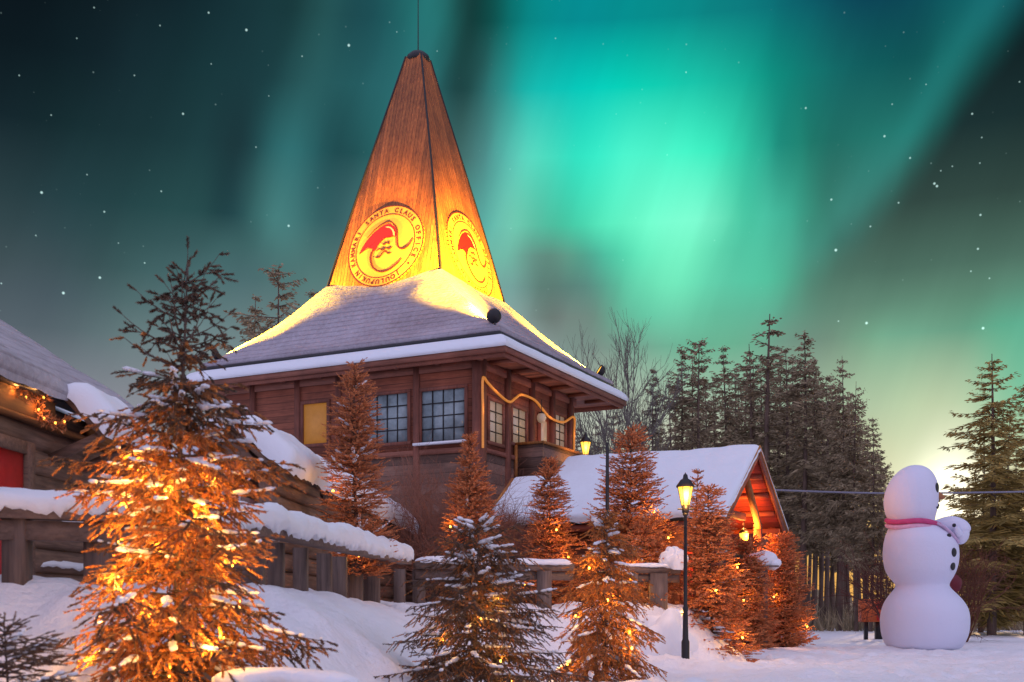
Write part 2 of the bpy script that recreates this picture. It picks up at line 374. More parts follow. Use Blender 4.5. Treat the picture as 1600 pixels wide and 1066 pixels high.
M['log'] = wood('weathered log', (.30, .175, .115), (.11, .062, .043), None, .2, 'Y')
M['log_x'] = wood('weathered log ends', (.26, .15, .10), (.10, .055, .04), None, .2, 'X')
M['rail'] = wood('grey fence timber', (.22, .15, .12), (.09, .06, .05), None, .2, 'Z')
M['rail_x'] = wood('grey fence rail', (.24, .16, .125), (.10, .065, .052), None, .2, 'X')
M['red_board'] = wood('red painted boards', (.42, .05, .022), (.24, .024, .012), 'Y', .2, 'X')
M['red_beam'] = wood('red brown purlin', (.36, .085, .035), (.2, .04, .02), None, .2, 'X')
M['orange_lit'] = wood('orange-lit boards', (.5, .2, .045), (.34, .12, .025), 'X', .12, 'Y')  # warm lamplight is put into the board colour
M['red'] = plain('red door paint', (.5, .015, .012), .5)
M['dark'] = plain('dark painted metal', (.022, .02, .022), .45, .3)
M['gutter'] = plain('dark roof edge', (.03, .03, .034), .5)
M['bark'] = wood('bark', (.18, .115, .085), (.075, .048, .038), None, .2, 'Z')
M['bark_warm'] = wood('red brown bark', (.16, .07, .04), (.06, .028, .018), None, .2, 'Z')
M['needle_near'] = needle_mat('spruce shoots warm glow tint', (.12, .085, .062), (.76, .29, .075))  # orange of the string lights is put into the shoot colour
M['needle_mid'] = needle_mat('spruce shoots red brown', (.34, .115, .052), (.78, .30, .12))  # red of the warm lights is put into the spruce colour
M['forest'] = needle_mat('dark conifer needles', (.20, .160, .10), (.40, .31, .19))
M['forest_gold'] = needle_mat('olive conifer needles', (.24, .18, .06), (.50, .36, .11))
M['twig'] = plain('bare brown twigs', (.30, .13, .085), .8)
M['birch'] = plain('pale bare branches', (.16, .14, .12), .8)
M['bulb'] = plain('glowing bulb', (.9, .5, .15), .4, 0, (1.0, .42, .05), 5.0, .02)
M['lampglass'] = plain('lit lantern glass', (.9, .6, .2), .3, 0, (1.0, .50, .05), 1.9, .05)
M['rope'] = plain('rope light', (.5, .2, .05), .5, 0, (1.0, .34, .04), .34, .35, 30)
M['litwin'] = plain('curtained lit window', (.3, .15, .04), .6, 0, (.9, .34, .035), .22, .3, 3)
M['paleglass'] = plain('window with pale blind', (.42, .36, .30), .25, 0, (.9, .6, .35), .16, .12, 3)
M['glass'] = plain('window glass with painted reflection', (.26, .33, .35), .10, 0, None, 1, .5, 2.2)  # pale mottling paints sky reflections into the pane colour
M['white_cloth'] = snow_mat('white snow-dusted cloth', (.70, .71, .85), 18.0, .03)
M['scarf'] = plain('crimson pink scarf', (.55, .06, .19), .7)
M['carrot'] = plain('brown nose', (.35, .14, .05), .6)
M['black'] = plain('black felt', (.015, .015, .02), .6)
M['emb_disc'] = plain('emblem ground', (.60, .27, .05), .6, 0, None, 1, .08)
M['emb_dark'] = plain('emblem brown line', (.085, .010, .004), .6)
M['emb_red'] = plain('emblem red', (.36, .002, .004), .5)
M['emb_pink'] = plain('emblem pale line', (.75, .3, .25), .5)
M['orange_box'] = plain('orange painted box', (.6, .11, .02), .5)
M['stone'] = plain('grey granite', (.16, .15, .15), .8, 0, None, 1, .4, 6)

# ------------------------------------------------------------------ ground
FENCE = [(-9, 7.7), (-4.6, 9.15), (-3.1, 9.8), (-2.5, 11.6), (-1.73, 18.6), (-1.2, 20.6), (1.1, 21.6), (3.35, 22.5)]
POLY = np.array(FENCE + [(3.9, 23.6), (4.6, 31), (0, 48), (-60, 48), (-60, 6)], float)
def inside_dist(x, y):
    x = np.asarray(x, float); y = np.asarray(y, float)
    best = np.full(x.shape, 1e9); ins = np.zeros(x.shape, bool)
    n = len(POLY)
    for i in range(n):
        a = POLY[i]; b = POLY[(i + 1) % n]; d = b - a
        t = np.clip(((x - a[0]) * d[0] + (y - a[1]) * d[1]) / (d @ d), 0, 1)
        best = np.minimum(best, np.hypot(x - a[0] - t * d[0], y - a[1] - t * d[1]))
        with np.errstate(divide='ignore', invalid='ignore'):
            xi = a[0] + (y - a[1]) / (d[1] if d[1] else 1e-9) * d[0]
        ins ^= ((a[1] > y) != (b[1] > y)) & (x < xi)
    return np.where(ins, best, -best)
def ground_z(x, y):
    x = np.asarray(x, float); y = np.asarray(y, float)
    sdv = inside_dist(x, y)
    w = 2.9 - 1.7 * sstep(-2.2, 1.8, x)
    top = 1.30 - .25 * sstep(9, 18, y)
    h = top * sstep(-1, .12, (sdv + .35 * fbm(x * .9, y * .9, 5)) / w)
    near = np.exp(-(np.hypot(x, y - 18) / 40) ** 2)
    h = h + near * (.16 * fbm(x * .45, y * .45, 3) + .10 * fbm(x * 1.7, y * 1.7, 9, 3) + .06 * np.abs(fbm(x * 3.9, y * 3.9, 15, 2)) + .02 * fbm(x * 8.5, y * 8.5, 19, 2))
    far = np.hypot(x, y)
    h = h + .5 * sstep(48, 70, far) * 0 + .35 * fbm(x * .05, y * .05, 12) * sstep(50, 120, far)
    return h
def gz(x, y): return float(ground_z(np.array([x]), np.array([y]))[0])
def axis(lo, hi, fine0, fine1, step, growth=1.18):
    c = list(np.arange(fine0, fine1, step)); s = step; x = c[-1]
    while x < hi: s *= growth; x += s; c.append(x)
    s = step; x = c[0]; pre = []
    while x > lo: s *= growth; x -= s; pre.append(x)
    return np.array(pre[::-1] + c)
gx = axis(-1500, 1500, -8, 15, .085); gy = axis(-400, 1900, 4, 33, .085)
GX, GY = np.meshgrid(gx, gy, indexing='ij'); GZ = ground_z(GX, GY)
prs = np.random.RandomState(91)          # footprints and clods in the trodden snow
def dent(x0, y0, r, d):
    i0, i1 = np.searchsorted(gx, (x0 - 4 * r, x0 + 4 * r)); j0, j1 = np.searchsorted(gy, (y0 - 4 * r, y0 + 4 * r))
    q = ((gx[i0:i1, None] - x0) ** 2 + (gy[None, j0:j1] - y0) ** 2) / (r * r)
    GZ[i0:i1, j0:j1] += d * (-np.exp(-q) + .45 * np.exp(-(np.sqrt(q) - 1.6) ** 2 * 4))
for k in range(34):                      # trails of steps
    x0 = prs.uniform(-1, 13); y0 = prs.uniform(12, 30); a = prs.uniform(-.5, .6) + (math.pi if prs.rand() < .5 else 0)
    for s_ in range(prs.randint(5, 16)):
        dent(x0 + math.sin(a) * .1 * (-1) ** s_ + prs.randn() * .04, y0 + prs.randn() * .05, prs.uniform(.11, .16), prs.uniform(.05, .10))
        a += prs.randn() * .08; x0 += .62 * math.cos(a); y0 += .62 * math.sin(a) * .6
for k in range(500): dent(prs.uniform(-6, 14), prs.uniform(6, 31), prs.uniform(.10, .26), prs.uniform(-.07, .05))
gb = MB(); gb.grid(np.stack([GX, GY, GZ], -1))
go = gb.build('snow_ground', M['snow_ground'], smooth=True); go['kind'] = 'structure'

# ------------------------------------------------------------------ snow shapes
def snow_slab(mb, p00, p10, p11, p01, th=.25, nx=24, ny=12, seed=1, edge=.18, amp=.05, sag=0.0):
    """a pillow of snow on a roof plane: rounded at its rims, uneven on top, closed underneath"""
    P = [np.array(p, float) for p in (p00, p10, p11, p01)]
    nrm = np.cross(P[1] - P[0], P[3] - P[0]); nrm /= np.linalg.norm(nrm)
    if nrm[2] < 0: nrm = -nrm
    Lx = np.linalg.norm(P[1] - P[0]); Ly = np.linalg.norm(P[3] - P[0])
    def pr(n, L):
        e = min(edge / L, .3); t = [0, .004, e * .25, e * .6, e] + list(np.linspace(e, 1 - e, n)[1:-1]) + [1 - e, 1 - e * .6, 1 - e * .25, .996, 1]
        return np.array(t)
    U = pr(nx, Lx); Vv = pr(ny, Ly)
    u, v = np.meshgrid(U, Vv, indexing='ij')
    base = (P[0] * ((1 - u) * (1 - v))[..., None] + P[1] * (u * (1 - v))[..., None] + P[2] * (u * v)[..., None] + P[3] * ((1 - u) * v)[..., None])
    du = np.minimum(u, 1 - u) * Lx; dv = np.minimum(v, 1 - v) * Ly
    def prof(d): return np.sqrt(np.clip(1 - (1 - np.clip(d / edge, 0, 1)) ** 2, 0, 1))
    k = prof(du) * prof(dv)
    h = th * k + amp * k * fbm(u * Lx * 1.6, v * Ly * 1.6, seed, 4)
    top = base + nrm * h[..., None]
    wob = .09 * fbm(u * Lx * 2.6, v * Ly * 2.6 + 40, seed + 5, 4)
    top[..., 2] -= np.where(k < .35, np.abs(wob) * 1.2 + sag, 0)
    mb.grid(top); bot = base - nrm * .004; mb.grid(bot)
    return mb
def snow_ridge(mb, path, w, h, seed=1, step=.07, n=11, drip=.04):
    """snow lying along a rail: rounded top, ragged lower fringe"""
    path = np.array(path, float); seg = np.linalg.norm(np.diff(path, axis=0), axis=1); cum = np.r_[0, np.cumsum(seg)]
    N = max(6, int(cum[-1] / step)); s = np.linspace(0, cum[-1], N)
    P = np.stack([np.interp(s, cum, path[:, i]) for i in range(3)], 1)
    T = np.gradient(P, axis=0); T[:, 2] = 0; T /= np.linalg.norm(T, axis=1)[:, None]
    A = np.stack([-T[:, 1], T[:, 0], 0 * T[:, 0]], 1)
    endf = np.sqrt(np.clip(np.minimum(s, cum[-1] - s) / .18, 0, 1)) * .9 + .1
    th = np.linspace(-.22 * math.pi, 1.22 * math.pi, n)
    rows = []
    for j, t in enumerate(th):
        nz = 1 + .48 * fbm(s * 2.3, np.full(N, j * .35), seed, 3) + .1 * fbm(s * 11, np.full(N, j * 1.0), seed + 3, 2)
        c, sn = math.cos(t), math.sin(t)
        low = -drip * np.abs(fbm(s * 13, np.full(N, j * 3.1), seed + 9, 2)) * 2.2 if j in (0, 1, n - 1, n - 2) else 0
        rows.append(P + A * (w / 2 * c * nz * endf)[:, None] + np.array([0, 0, 1]) * ((h * sn if sn > 0 else h * .4 * sn) * nz * endf + low)[:, None])
    G = np.stack(rows, 0); mb.grid(np.concatenate([G, G[:1]], 0))
    for e in (0, N - 1): mb.poly(G[:, e])
    return mb

# ------------------------------------------------------------------ the tower
TRZ = math.atan2(-.45, .893)
C0 = Vector((-.16, 28.0, 0))
UA = np.array([-.893, .45, 0]); VB = np.array([.45, .893, 0]); UA /= np.linalg.norm(UA); VB /= np.linalg.norm(VB)
def tw(a, b, z): return np.array(C0) + UA * a + VB * b + np.array([0, 0, z])      # tower frame -> world
def face_a(px, b):                       # column of the photo -> distance along the front wall at depth b
    k = (px - HX) / FPX
    return (C0.x + VB[0] * b - k * (C0.y + VB[1] * b)) / (-UA[0] + k * UA[1])
def face_b(px, a):
    k = (px - HX) / FPX
    return (k * (C0.y + UA[1] * a) - C0.x - UA[0] * a) / (VB[0] - k * VB[1])
def zat(py, a, b): return CAMZ + (HY - py) / FPX * tw(a, b, 0)[1]
tower = thing('timber_tower', 'tall brown timber building with glowing pointed spire, snowy roof and gridded windows', 'tower', C0, TRZ)
tower_floor = gz(-3, 33) - .3
def TL(mb, name, mat, parent=tower, smooth=False):        # builds in the tower's own axes: x = -a, y = b
    return mb.build(name, mat, parent, smooth=smooth)
EA, EB = 10.5, 8.4
WA0, WA1, WB0, WB1 = 1.0, 9.3, .5, 6.55
WT = 7.5
# walls
w = MB(); w.box(-WA1, -WA0, WB0, WB1, 5.15, WT); TL(w, 'upper_wall', M['board'])
w = MB(); w.box(-WA1 - .02, -WA0 + .02, WB0 - .02, WB1 + .02, tower_floor, 5.15); TL(w, 'lower_wall', M['board_low'])
def vpost(a, b, z0, z1, wd=.2, pr=.07):
    m = MB(); m.box(-a - wd / 2, -a + wd / 2, b - pr, b + .06, z0, z1); return TL(m, 'post', M['post'])
bf = WB0
for px in (652, 530, 466, 396):
    vpost(face_a(px, bf), bf, tower_floor, WT - .05, .17)
m = MB(); m.box(-WA0 - .16, -WA0 + .10, WB0 - .10, WB0 + .2, tower_floor, WT - .05); TL(m, 'post', M['post'])
for px, wd in ((791, .2), (829, .2), (861, .2), (889, .2)):
    bb = face_b(px, WA0)
    m = MB(); m.box(-WA0 - .06, -WA0 + .10, bb - wd / 2, bb + wd / 2, tower_floor, WT - .05); TL(m, 'post', M['post'])
m = MB(); m.box(-WA1 - .05, -WA0 + .05, WB0 - .05, WB0 + .05, 5.08, 5.22)
m.box(-WA1 - .05, -WA0 + .045, WB0 - .06, WB0 + .05, 7.22, 7.42); TL(m, 'wall_beam', M['beam'])
m = MB(); m.box(-WA0 - .05, -WA0 + .06, WB0 + .25, WB1, 5.08, 5.2); m.box(-WA0 - .05, -WA0 + .07, WB0 + .25, WB1, 7.2, 7.42); TL(m, 'wall_beam', M['beam_y'])
# windows
def tower_window(side, c0, c1, z0, z1, nc, nr, pane_mat, snow=False):
    """side 'f': on the front wall between a=c0..c1; side 'r': on the right-hand wall between b=c0..c1"""
    def bx(mb, s0, s1, d0, d1, q0, q1):
        if side == 'f': mb.box(-s1, -s0, WB0 - d1, WB0 - d0, q0, q1)
        else: mb.box(-WA0 + d0, -WA0 + d1, s0, s1, q0, q1)
    t = .09
    fr = MB(); bx(fr, c0 - t, c1 + t, -.02, .055, z1, z1 + t); bx(fr, c0 - t, c1 + t, -.02, .055, z0 - t, z0)
    bx(fr, c0 - t, c0, -.02, .055, z0, z1); bx(fr, c1, c1 + t, -.02, .055, z0, z1)
    f = TL(fr, 'window', M['post'] if side == 'f' else M['beam_y'])
    p = MB(); bx(p, c0 + .001, c1 - .001, .002, .008, z0 + .001, z1 - .001); p.build('pane', pane_mat, f)
    b = MB()
    for i in range(1, nc): x = c0 + (c1 - c0) * i / nc; bx(b, x - .014, x + .014, .012, .03, z0, z1)
    for j in range(1, nr): z = z0 + (z1 - z0) * j / nr; bx(b, c0, c1, .011, .026, z - .014, z + .014)
    if nc > 1: b.build('glazing_bars', M['dark'], f)
    if snow:
        s = MB(); bx(s, c0 - .12, c1 + .2, .05, .17, z0 - .085, z0 - .02); s.build('sill', M['snow'], f)
    return f
a0, a1 = face_a(727, bf), face_a(660, bf)
tower_window('f', a0, a1, zat(687, a0, bf), zat(606, a0, bf), 4, 4, M['glass'], True)
b0_, b1_ = face_a(638, bf), face_a(574, bf)
tower_window('f', b0_, b1_, zat(690, b0_, bf), zat(614, b0_, bf), 4, 4, M['glass'])
l0, l1 = face_a(512, bf), face_a(475, bf)
tower_window('f', l0, l1, zat(692, l0, bf), zat(629, l0, bf), 1, 1, M['litwin'])
for (p0, p1, q0, q1, n) in ((763, 784, 629, 692, 2), (799, 820, 640, 694, 2), (866, 881, 650, 700, 2)):
    c0, c1 = face_b(p0, WA0), face_b(p1, WA0)
    tower_window('r', c0, c1, zat(q1, WA0, (c0 + c1) / 2), zat(q0, WA0, (c0 + c1) / 2), n, 4, M['paleglass'])
c0, c1 = face_b(839, WA0), face_b(856, WA0)
dr = MB(); dr.box(-WA0 - .02, -WA0 + .04, c0, c1, 4.95, zat(645, WA0, c0)); dro = TL(dr, 'door', M['red_beam'])
dg = MB(); dg.box(-WA0 + .041, -WA0 + .05, c0 + .18, c1 - .18, 5.25, zat(655, WA0, c0)); dg.build('pane', M['paleglass'], dro)
# balcony
pA, pB0, pB1 = WA0 - .86, face_b(803, WA0), face_b(803, WA0) + 2.85
zt = zat(693, pA, pB0); zb = zat(742, pA, pB0)
bal = MB(); bal.box(-WA0, -pA, pB0, pB1, zb - .12, zb); bal.box(-WA0, -pA, pB0, pB0 + .05, zb, zt); bal.box(-pA - .05, -pA, pB0 + .05, pB1, zb, zt)
bal.box(-WA0 + .03, -pA - .05, pB1 - .05, pB1, zb, zt)
balo = TL(bal, 'balcony', M['board_low'])
rl = MB(); rl.box(-WA0 + .02, -pA + .05, pB0 - .04, pB0 + .09, zt, zt + .07); rl.box(-pA - .09, -pA + .05, pB0 + .09, pB1 + .04, zt, zt + .07)
rl.box(-WA0 + .02, -WA0 + .12, pB0 - .05, pB0 - .002, zb - .1, zt); rl.build('handrail', M['orange_lit'], balo)
# eaves
def ring(mb, o, t, z0, z1):
    """rectangular band round the roof, outer faces o metres inside the eave line"""
    mb.box(-EA + o, -o, o, o + t, z0, z1); mb.box(-EA + o, -o, EB - o - t, EB - o, z0, z1)
    mb.box(-EA + o, -EA + o + t, o + t, EB - o - t, z0, z1); mb.box(-o - t, -o, o + t, EB - o - t, z0, z1)
m = MB(); ring(m, .02, .06, 7.44, 7.60); TL(m, 'fascia', M['beam'])
m = MB(); ring(m, .10, .05, 7.34, 7.50); TL(m, 'fascia', M['beam_y'])
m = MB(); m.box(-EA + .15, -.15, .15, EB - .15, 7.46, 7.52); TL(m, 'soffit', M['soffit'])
for bb in np.arange(.9, EB - .4, 1.25):
    m = MB(); m.box(-WA0 + .1, -.16, bb - .06, bb + .06, 7.36, 7.459); TL(m, 'rafter', M['beam'])
for aa in np.arange(.9, EA - .4, 1.25):
    m = MB(); m.box(-aa - .06, -aa + .06, .16, WB0 - .1, 7.37, 7.459); TL(m, 'rafter', M['beam'])
# roof body
def rect(o, z, N=26):
    """points round the roof at inset o, corners slightly eased"""
    pts = []
    cs = [(-o, o), (-EA + o, o), (-EA + o, EB - o), (-o, EB - o)]
    for i in range(4):
        p = np.array(cs[i]); q = np.array(cs[(i + 1) % 4])
        for t in np.linspace(0, 1, N, endpoint=False): pts.append([*(p + (q - p) * t), z])
    return np.array(pts)
CA, CB, CH, CZ0, CZ1 = 5.1, 4.2, 2.0, 10.38, 17.62
def crect(h, z, N=26):
    pts = []
    cs = [(-CA + h, CB - h), (-CA - h, CB - h), (-CA - h, CB + h), (-CA + h, CB + h)]
    for i in range(4):
        p = np.array(cs[i]); q = np.array(cs[(i + 1) % 4])
        for t in np.linspace(0, 1, N, endpoint=False): pts.append([*(p + (q - p) * t), z])
    return np.array(pts)
rows = [rect(.44, 8.04), rect(.36, 8.06), rect(.33, 8.12), rect(.36, 8.19)]
inner = crect(CH - .04, CZ0 + .12); outer = rect(.46, 8.24)
for k in np.linspace(0, 1, 26)[1:]:
    p = outer + (inner - outer) * k
    p[:, 2] = 8.24 + (CZ0 + .12 - 8.24) * (k ** 1.28)
    nz = fbm(p[:, 0] * 1.1, p[:, 1] * 1.1, 21, 4) * .10 * min(1, (1 - k) * 4 + .15)
    p[:, 2] += nz; rows.append(p)
G = np.stack(rows, 0); G = np.concatenate([G, G[:, :1]], 1)
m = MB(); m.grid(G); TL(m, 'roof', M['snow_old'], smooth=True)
m = MB(); ring(m, .34, .14, 7.985, 8.055); TL(m, 'gutter', M['gutter'])
rows = [rect(.0, 7.58), rect(-.04, 7.61), rect(-.03, 7.68), rect(.04, 7.79), rect(.15, 7.89), rect(.30, 7.96), rect(.5, 7.99)]
for i, r_ in enumerate(rows[1:5]): r_[:, 2] += .03 * fbm(r_[:, 0] * 2, r_[:, 1] * 2, 33 + i, 3)
G = np.stack(rows, 0); G = np.concatenate([G, G[:, :1]], 1)
m = MB(); m.grid(G); TL(m, 'eave_snow', M['snow_roof'], smooth=True)
m = MB(); ring(m, .05, .5, 7.525, 7.575); TL(m, 'eave_board', M['gutter'])
# spire
TH = .27
def spire_face(i, mat):
    n = 14; mz = 30
    P = np.zeros((n, mz, 3))
    for jz, t in enumerate(np.linspace(0, 1, mz)):
        h = CH + (TH - CH) * t; h *= 1 + .02 * math.sin(math.pi * t); z = CZ0 - .25 + (CZ1 - CZ0 + .25) * t
        cs = [(-CA + h, CB - h), (-CA - h, CB - h), (-CA - h, CB + h), (-CA + h, CB + h)]
        p = np.array(cs[i]); q = np.array(cs[(i + 1) % 4]); nr = np.array([[0, -1], [-1, 0], [0, 1], [1, 0]][i])
        for ju, u in enumerate(np.linspace(0, 1, n)):
            bulge = .10 * h * (1 - (2 * u - 1) ** 2)
            P[ju, jz] = [*(p + (q - p) * u + nr * bulge * .6), z]
    m = MB(); m.grid(P); return TL(m, 'spire_face', mat)
for i in range(4): spire_face(i, M['cone_x'] if i % 2 == 0 else M['cone_y'])
def spire_edge(sx_, sy_):
    pts = []
    for t in np.linspace(0, 1, 16):
        h = CH + (TH - CH) * t; h *= 1 + .02 * math.sin(math.pi * t); pts.append([-CA + sx_ * h, CB + sy_ * h, CZ0 - .2 + (CZ1 - CZ0 + .2) * t])
    m = MB(); m.tube(pts, .03, 8); return TL(m, 'edge_strip', M['dark'], smooth=True)
for s_ in ((1, -1), (-1, -1), (-1, 1), (1, 1)): spire_edge(*s_)
m = MB(); m.lathe([(.0, .16), (.22, .16), (.33, .06), (.36, -.04), (.34, -.12), (.0, -.12)], 20, (-CA, CB, CZ1)); TL(m, 'spire_cap', M['dark'], smooth=True)
m = MB(); m.tube([(-CA, CB, CZ1 + .1), (-CA, CB, CZ1 + 2.4)], [.018, .010], 6); TL(m, 'lightning_rod', M['dark'])
# emblem on the front face and on the right-hand face
def spire_pt(side, x, y, off):
    """x across, y up the slope (metres, from the emblem's centre) -> tower frame"""
    sl = math.hypot(CZ1 - CZ0, CH - TH); t = (y / sl)
    z = EMZ + t * (CZ1 - CZ0); tt = (z - (CZ0 - .25)) / (CZ1 - CZ0 + .25)
    h = (CH + (TH - CH) * tt) * (1 + .02 * math.sin(math.pi * tt)); u = np.clip(x / h, -1, 1); bul = .06 * h * (1 - u * u)
    o = h + bul + off
    return (-CA + x, CB - o, z) if side == 'f' else (-CA + o, CB + x, z)
EMZ = CZ0 + 1.08; ER = 1.28
def emb_poly(name, side, pts, off, mat, parent):
    pts = np.array(pts, float); m = MB()
    c = pts.mean(0); k = 6
    rows = [c + (pts - c) * t for t in np.linspace(0, 1, k + 1)[1:]]
    G = np.stack([np.vstack([r_, r_[:1]]) for r_ in [np.repeat(c[None], len(pts), 0)] + rows], 0)
    P = np.array([[spire_pt(side, p[0] * ER, p[1] * ER, off) for p in row] for row in G])
    m.grid(P)
    rim = np.array([[spire_pt(side, p[0] * ER, p[1] * ER, o_) for p in G[-1]] for o_ in (off, -.01)]); m.grid(rim)
    return m.build(name, mat, parent)
def catmull(pts, n=10):
    pts = [np.array(p, float) for p in pts]; pts = [2 * pts[0] - pts[1]] + pts + [2 * pts[-1] - pts[-2]]; out = []
    for i in range(1, len(pts) - 2):
        for t in np.linspace(0, 1, n, endpoint=False):
            a, b, c, d = pts[i - 1:i + 3]
            out.append(.5 * (2 * b + (c - a) * t + (2 * a - 5 * b + 4 * c - d) * t * t + (3 * b - a - 3 * c + d) * t ** 3))
    out.append(pts[-2]); return np.array(out)
def emb_stroke(m, side, pts, w0, w1, off, taper=True):
    P = catmull(pts, 8); T = np.gradient(P, axis=0); T /= np.linalg.norm(T, axis=1)[:, None]; Nn = np.stack([-T[:, 1], T[:, 0]], 1)
    s = np.linspace(0, 1, len(P)); wd = (w0 + (w1 - w0) * s) * (np.clip(np.minimum(s, 1 - s) * 8, .15, 1) if taper else 1)
    A = P + Nn * wd[:, None]; B = P - Nn * wd[:, None]
    V = np.array([[spire_pt(side, p[0] * ER, p[1] * ER, off) for p in q] for q in (A, B)]); m.grid(V)
    e = np.array([[spire_pt(side, p[0] * ER, p[1] * ER, -.005) for p in q] for q in (A, B)])
    m.grid(np.stack([V[0], e[0]])); m.grid(np.stack([V[1], e[1]]))
def letters(m, side, text, a_start, a_step, rad, size, off):
    for i, ch in enumerate(text):
        if ch == ' ': continue
        cu = bpy.data.curves.new('letter', 'FONT'); cu.body = ch; cu.size = size; cu.align_x = 'CENTER'; cu.offset = .006; cu.resolution_u = 2
        ob = bpy.data.objects.new('letter', cu); COL.objects.link(ob)
        dg_ = bpy.context.evaluated_depsgraph_get(); me = bpy.data.meshes.new_from_object(ob.evaluated_get(dg_))
        th = R(a_start - a_step * i); co = np.array([v.co[:2] for v in me.vertices]); rot = th - math.pi / 2
        if len(co):
            co = co - np.array([0, size * .35])
            q = np.stack([co[:, 0] * math.cos(rot) - co[:, 1] * math.sin(rot), co[:, 0] * math.sin(rot) + co[:, 1] * math.cos(rot)], 1) + rad * np.array([math.cos(th), math.sin(th)])
            V = np.array([spire_pt(side, p[0] * ER, p[1] * ER, off) for p in q])
            me.calc_loop_triangles(); m.add(V, [list(t.vertices) for t in me.loop_triangles])
        bpy.data.objects.remove(ob); bpy.data.curves.remove(cu); bpy.data.meshes.remove(me)
for side in ('f', 'r'):
    th = np.linspace(0, 2 * math.pi, 64, endpoint=False)
    disc = emb_poly('emblem', side, np.stack([np.cos(th), np.sin(th)], 1), .03, M['emb_disc'], tower)
    m = MB(); thc = np.linspace(0, 2 * math.pi, 40)
    for rr, wd in ((.985, .014), (.775, .010)):
        ringp = np.stack([np.cos(thc) * rr, np.sin(thc) * rr], 1); emb_stroke(m, side, ringp, wd, wd, .036, False)
    letters(m, side, 'SANTA CLAUS OFFICE', 131, 9.1, .875, .155, .037)
    letters(m, side, '•', -37, 9, .875, .2, .037)
    letters(m, side, 'JOULUPUKIN KAMMARI', 302, 8.9, .875, .155, .037)
    m.build('lettering', M['emb_dark'], disc)
    hat = [(-.67, -.10), (-.62, .03), (-.52, .19), (-.35, .37), (-.18, .48), (-.03, .525), (.1, .52), (.2, .44), (.27, .3), (.27, .19), (.17, .225), (.0, .185), (-.13, .10), (-.22, -.03), (-.27, -.10), (-.33, -.02), (-.42, .0), (-.52, -.02), (-.6, -.07)]
    emb_poly('hat', side, hat, .045, M['emb_red'], disc)
    m = MB()
    emb_stroke(m, side, [(-.5, .28), (-.3, .47), (-.05, .58), (.12, .56), (.28, .38), (.325, .12), (.38, -.07), (.5, -.15), (.64, -.08), (.74, .07)], .012, .022, .05)
    emb_stroke(m, side, [(-.28, -.02), (-.325, -.15), (-.32, -.3), (-.22, -.5), (-.02, -.63), (.2, -.62), (.4, -.5), (.52, -.38)], .03, .014, .05)
    for st in ([(-.22, -.25), (-.1, -.27), (-.02, -.17), (.06, -.13), (.13, -.21), (.22, -.2)], [(-.06, .06), (.0, .03), (.06, .07), (.12, .03), (.13, .1)], [(-.2, -.1), (-.12, -.06), (-.02, -.1), (.06, -.06), (.14, -.1), (.22, -.06)]):
        emb_stroke(m, side, st, .014, .014, .05)
    m.build('swirl', M['emb_dark'], disc)
    m = MB(); emb_stroke(m, side, [(-.04, .47), (.1, .43), (.19, .33), (.235, .2)], .012, .022, .052); m.build('fur_trim', M['emb_pink'], disc)

# rope light swagged along the right-hand wall
rope = thing('rope_light', 'orange rope light swagged under the eave of the timber tower', 'rope light', tw(WA0 - .2, WB0, 6))
pts = []
for px, py in ((754, 700), (754, 640), (753, 592), (762, 598), (775, 612), (795, 628), (806, 622), (815, 617), (835, 625), (848, 640), (860, 653), (880, 660), (897, 652), (897, 680), (897, 706)):
    bb = face_b(px, WA0 - .16) if px > 756 else WB0 - .12
    pts.append(tw(WA0 - .16, bb, zat(py, WA0 - .16, bb)))
P3 = np.vstack([pts[:3], np.array(pts[2:13])[1:], pts[13:]])
m = MB(); m.tube(catmull(P3, 5), .036, 6); m.build('rope', M['rope'], rope, org=rope.location, smooth=True)
for i, k in enumerate((1, 4, 7, 10, 13)):
    lamp('rope_glow', Vector(P3[k]) - rope.location + Vector((.12, -.12, 0)), 1.6, (1, .42, .1), rope, .05)
# hanging lantern by the balcony door
lp = Vector(tw(WA0 - .35, face_b(846, WA0 - .35), zat(659, WA0, 4)))
hl = thing('hanging_lantern', 'round glowing lantern hanging in front of the tower balcony door', 'lantern', lp)
m = MB(); m.blob((0, 0, 0), (.13, .13, .15), 1, 14, 9, 0); m.build('globe', M['paleglass'], hl, smooth=True)
m = MB(); m.tube([(0, 0, .14), (0, 0, .5)], .012, 6); m.lathe([(0, .16), (.07, .15), (.09, .11), (0, .11)], 12); m.build('hanger', M['dark'], hl)

# floodlights on the roof corners, shining up at the spire
def floodlight(a, b, z, label, watts):
    p = Vector(tw(a, b, z)); tgt = Vector(tw(CA, CB, CZ0 + 1.25)); d = (tgt - p).normalized()
    fl = thing('floodlight', label, 'floodlight', p, 0, 'floodlights on the tower roof corners')
    q = d.to_track_quat('Z', 'Y').to_matrix()
    m = MB(); m.lathe([(0, -.10), (.09, -.09), (.17, -.02), (.19, .07), (.19, .11), (.175, .11)], 22)
    m.build('housing', M['dark'], fl, smooth=True, xf=lambda v: v @ np.array(q).T)
    m = MB(); m.lathe([(.0, .085), (.175, .085)], 22); m.build('lens', M['lampglass'], fl, xf=lambda v: v @ np.array(q).T)
    m = MB(); m.tube([(0, 0, -.02), (0, 0, -.42)], .022, 6); m.box(-.09, .09, -.06, .06, -.45, -.40); m.build('stand', M['dark'], fl)
    lamp('flood', d * .16, watts, (1, .53, .02), fl, .10, 'SPOT', tgt - p + d * .16, R(50), 1.0)
    return fl
EMA = .62
floodlight(.62, .62, 8.50, 'dark round floodlight standing on the front corner of the snowy tower roof', 40000)
floodlight(.62, EB - .62, 8.45, 'small floodlight on the right end of the tower roof by the eave tip', 21000)
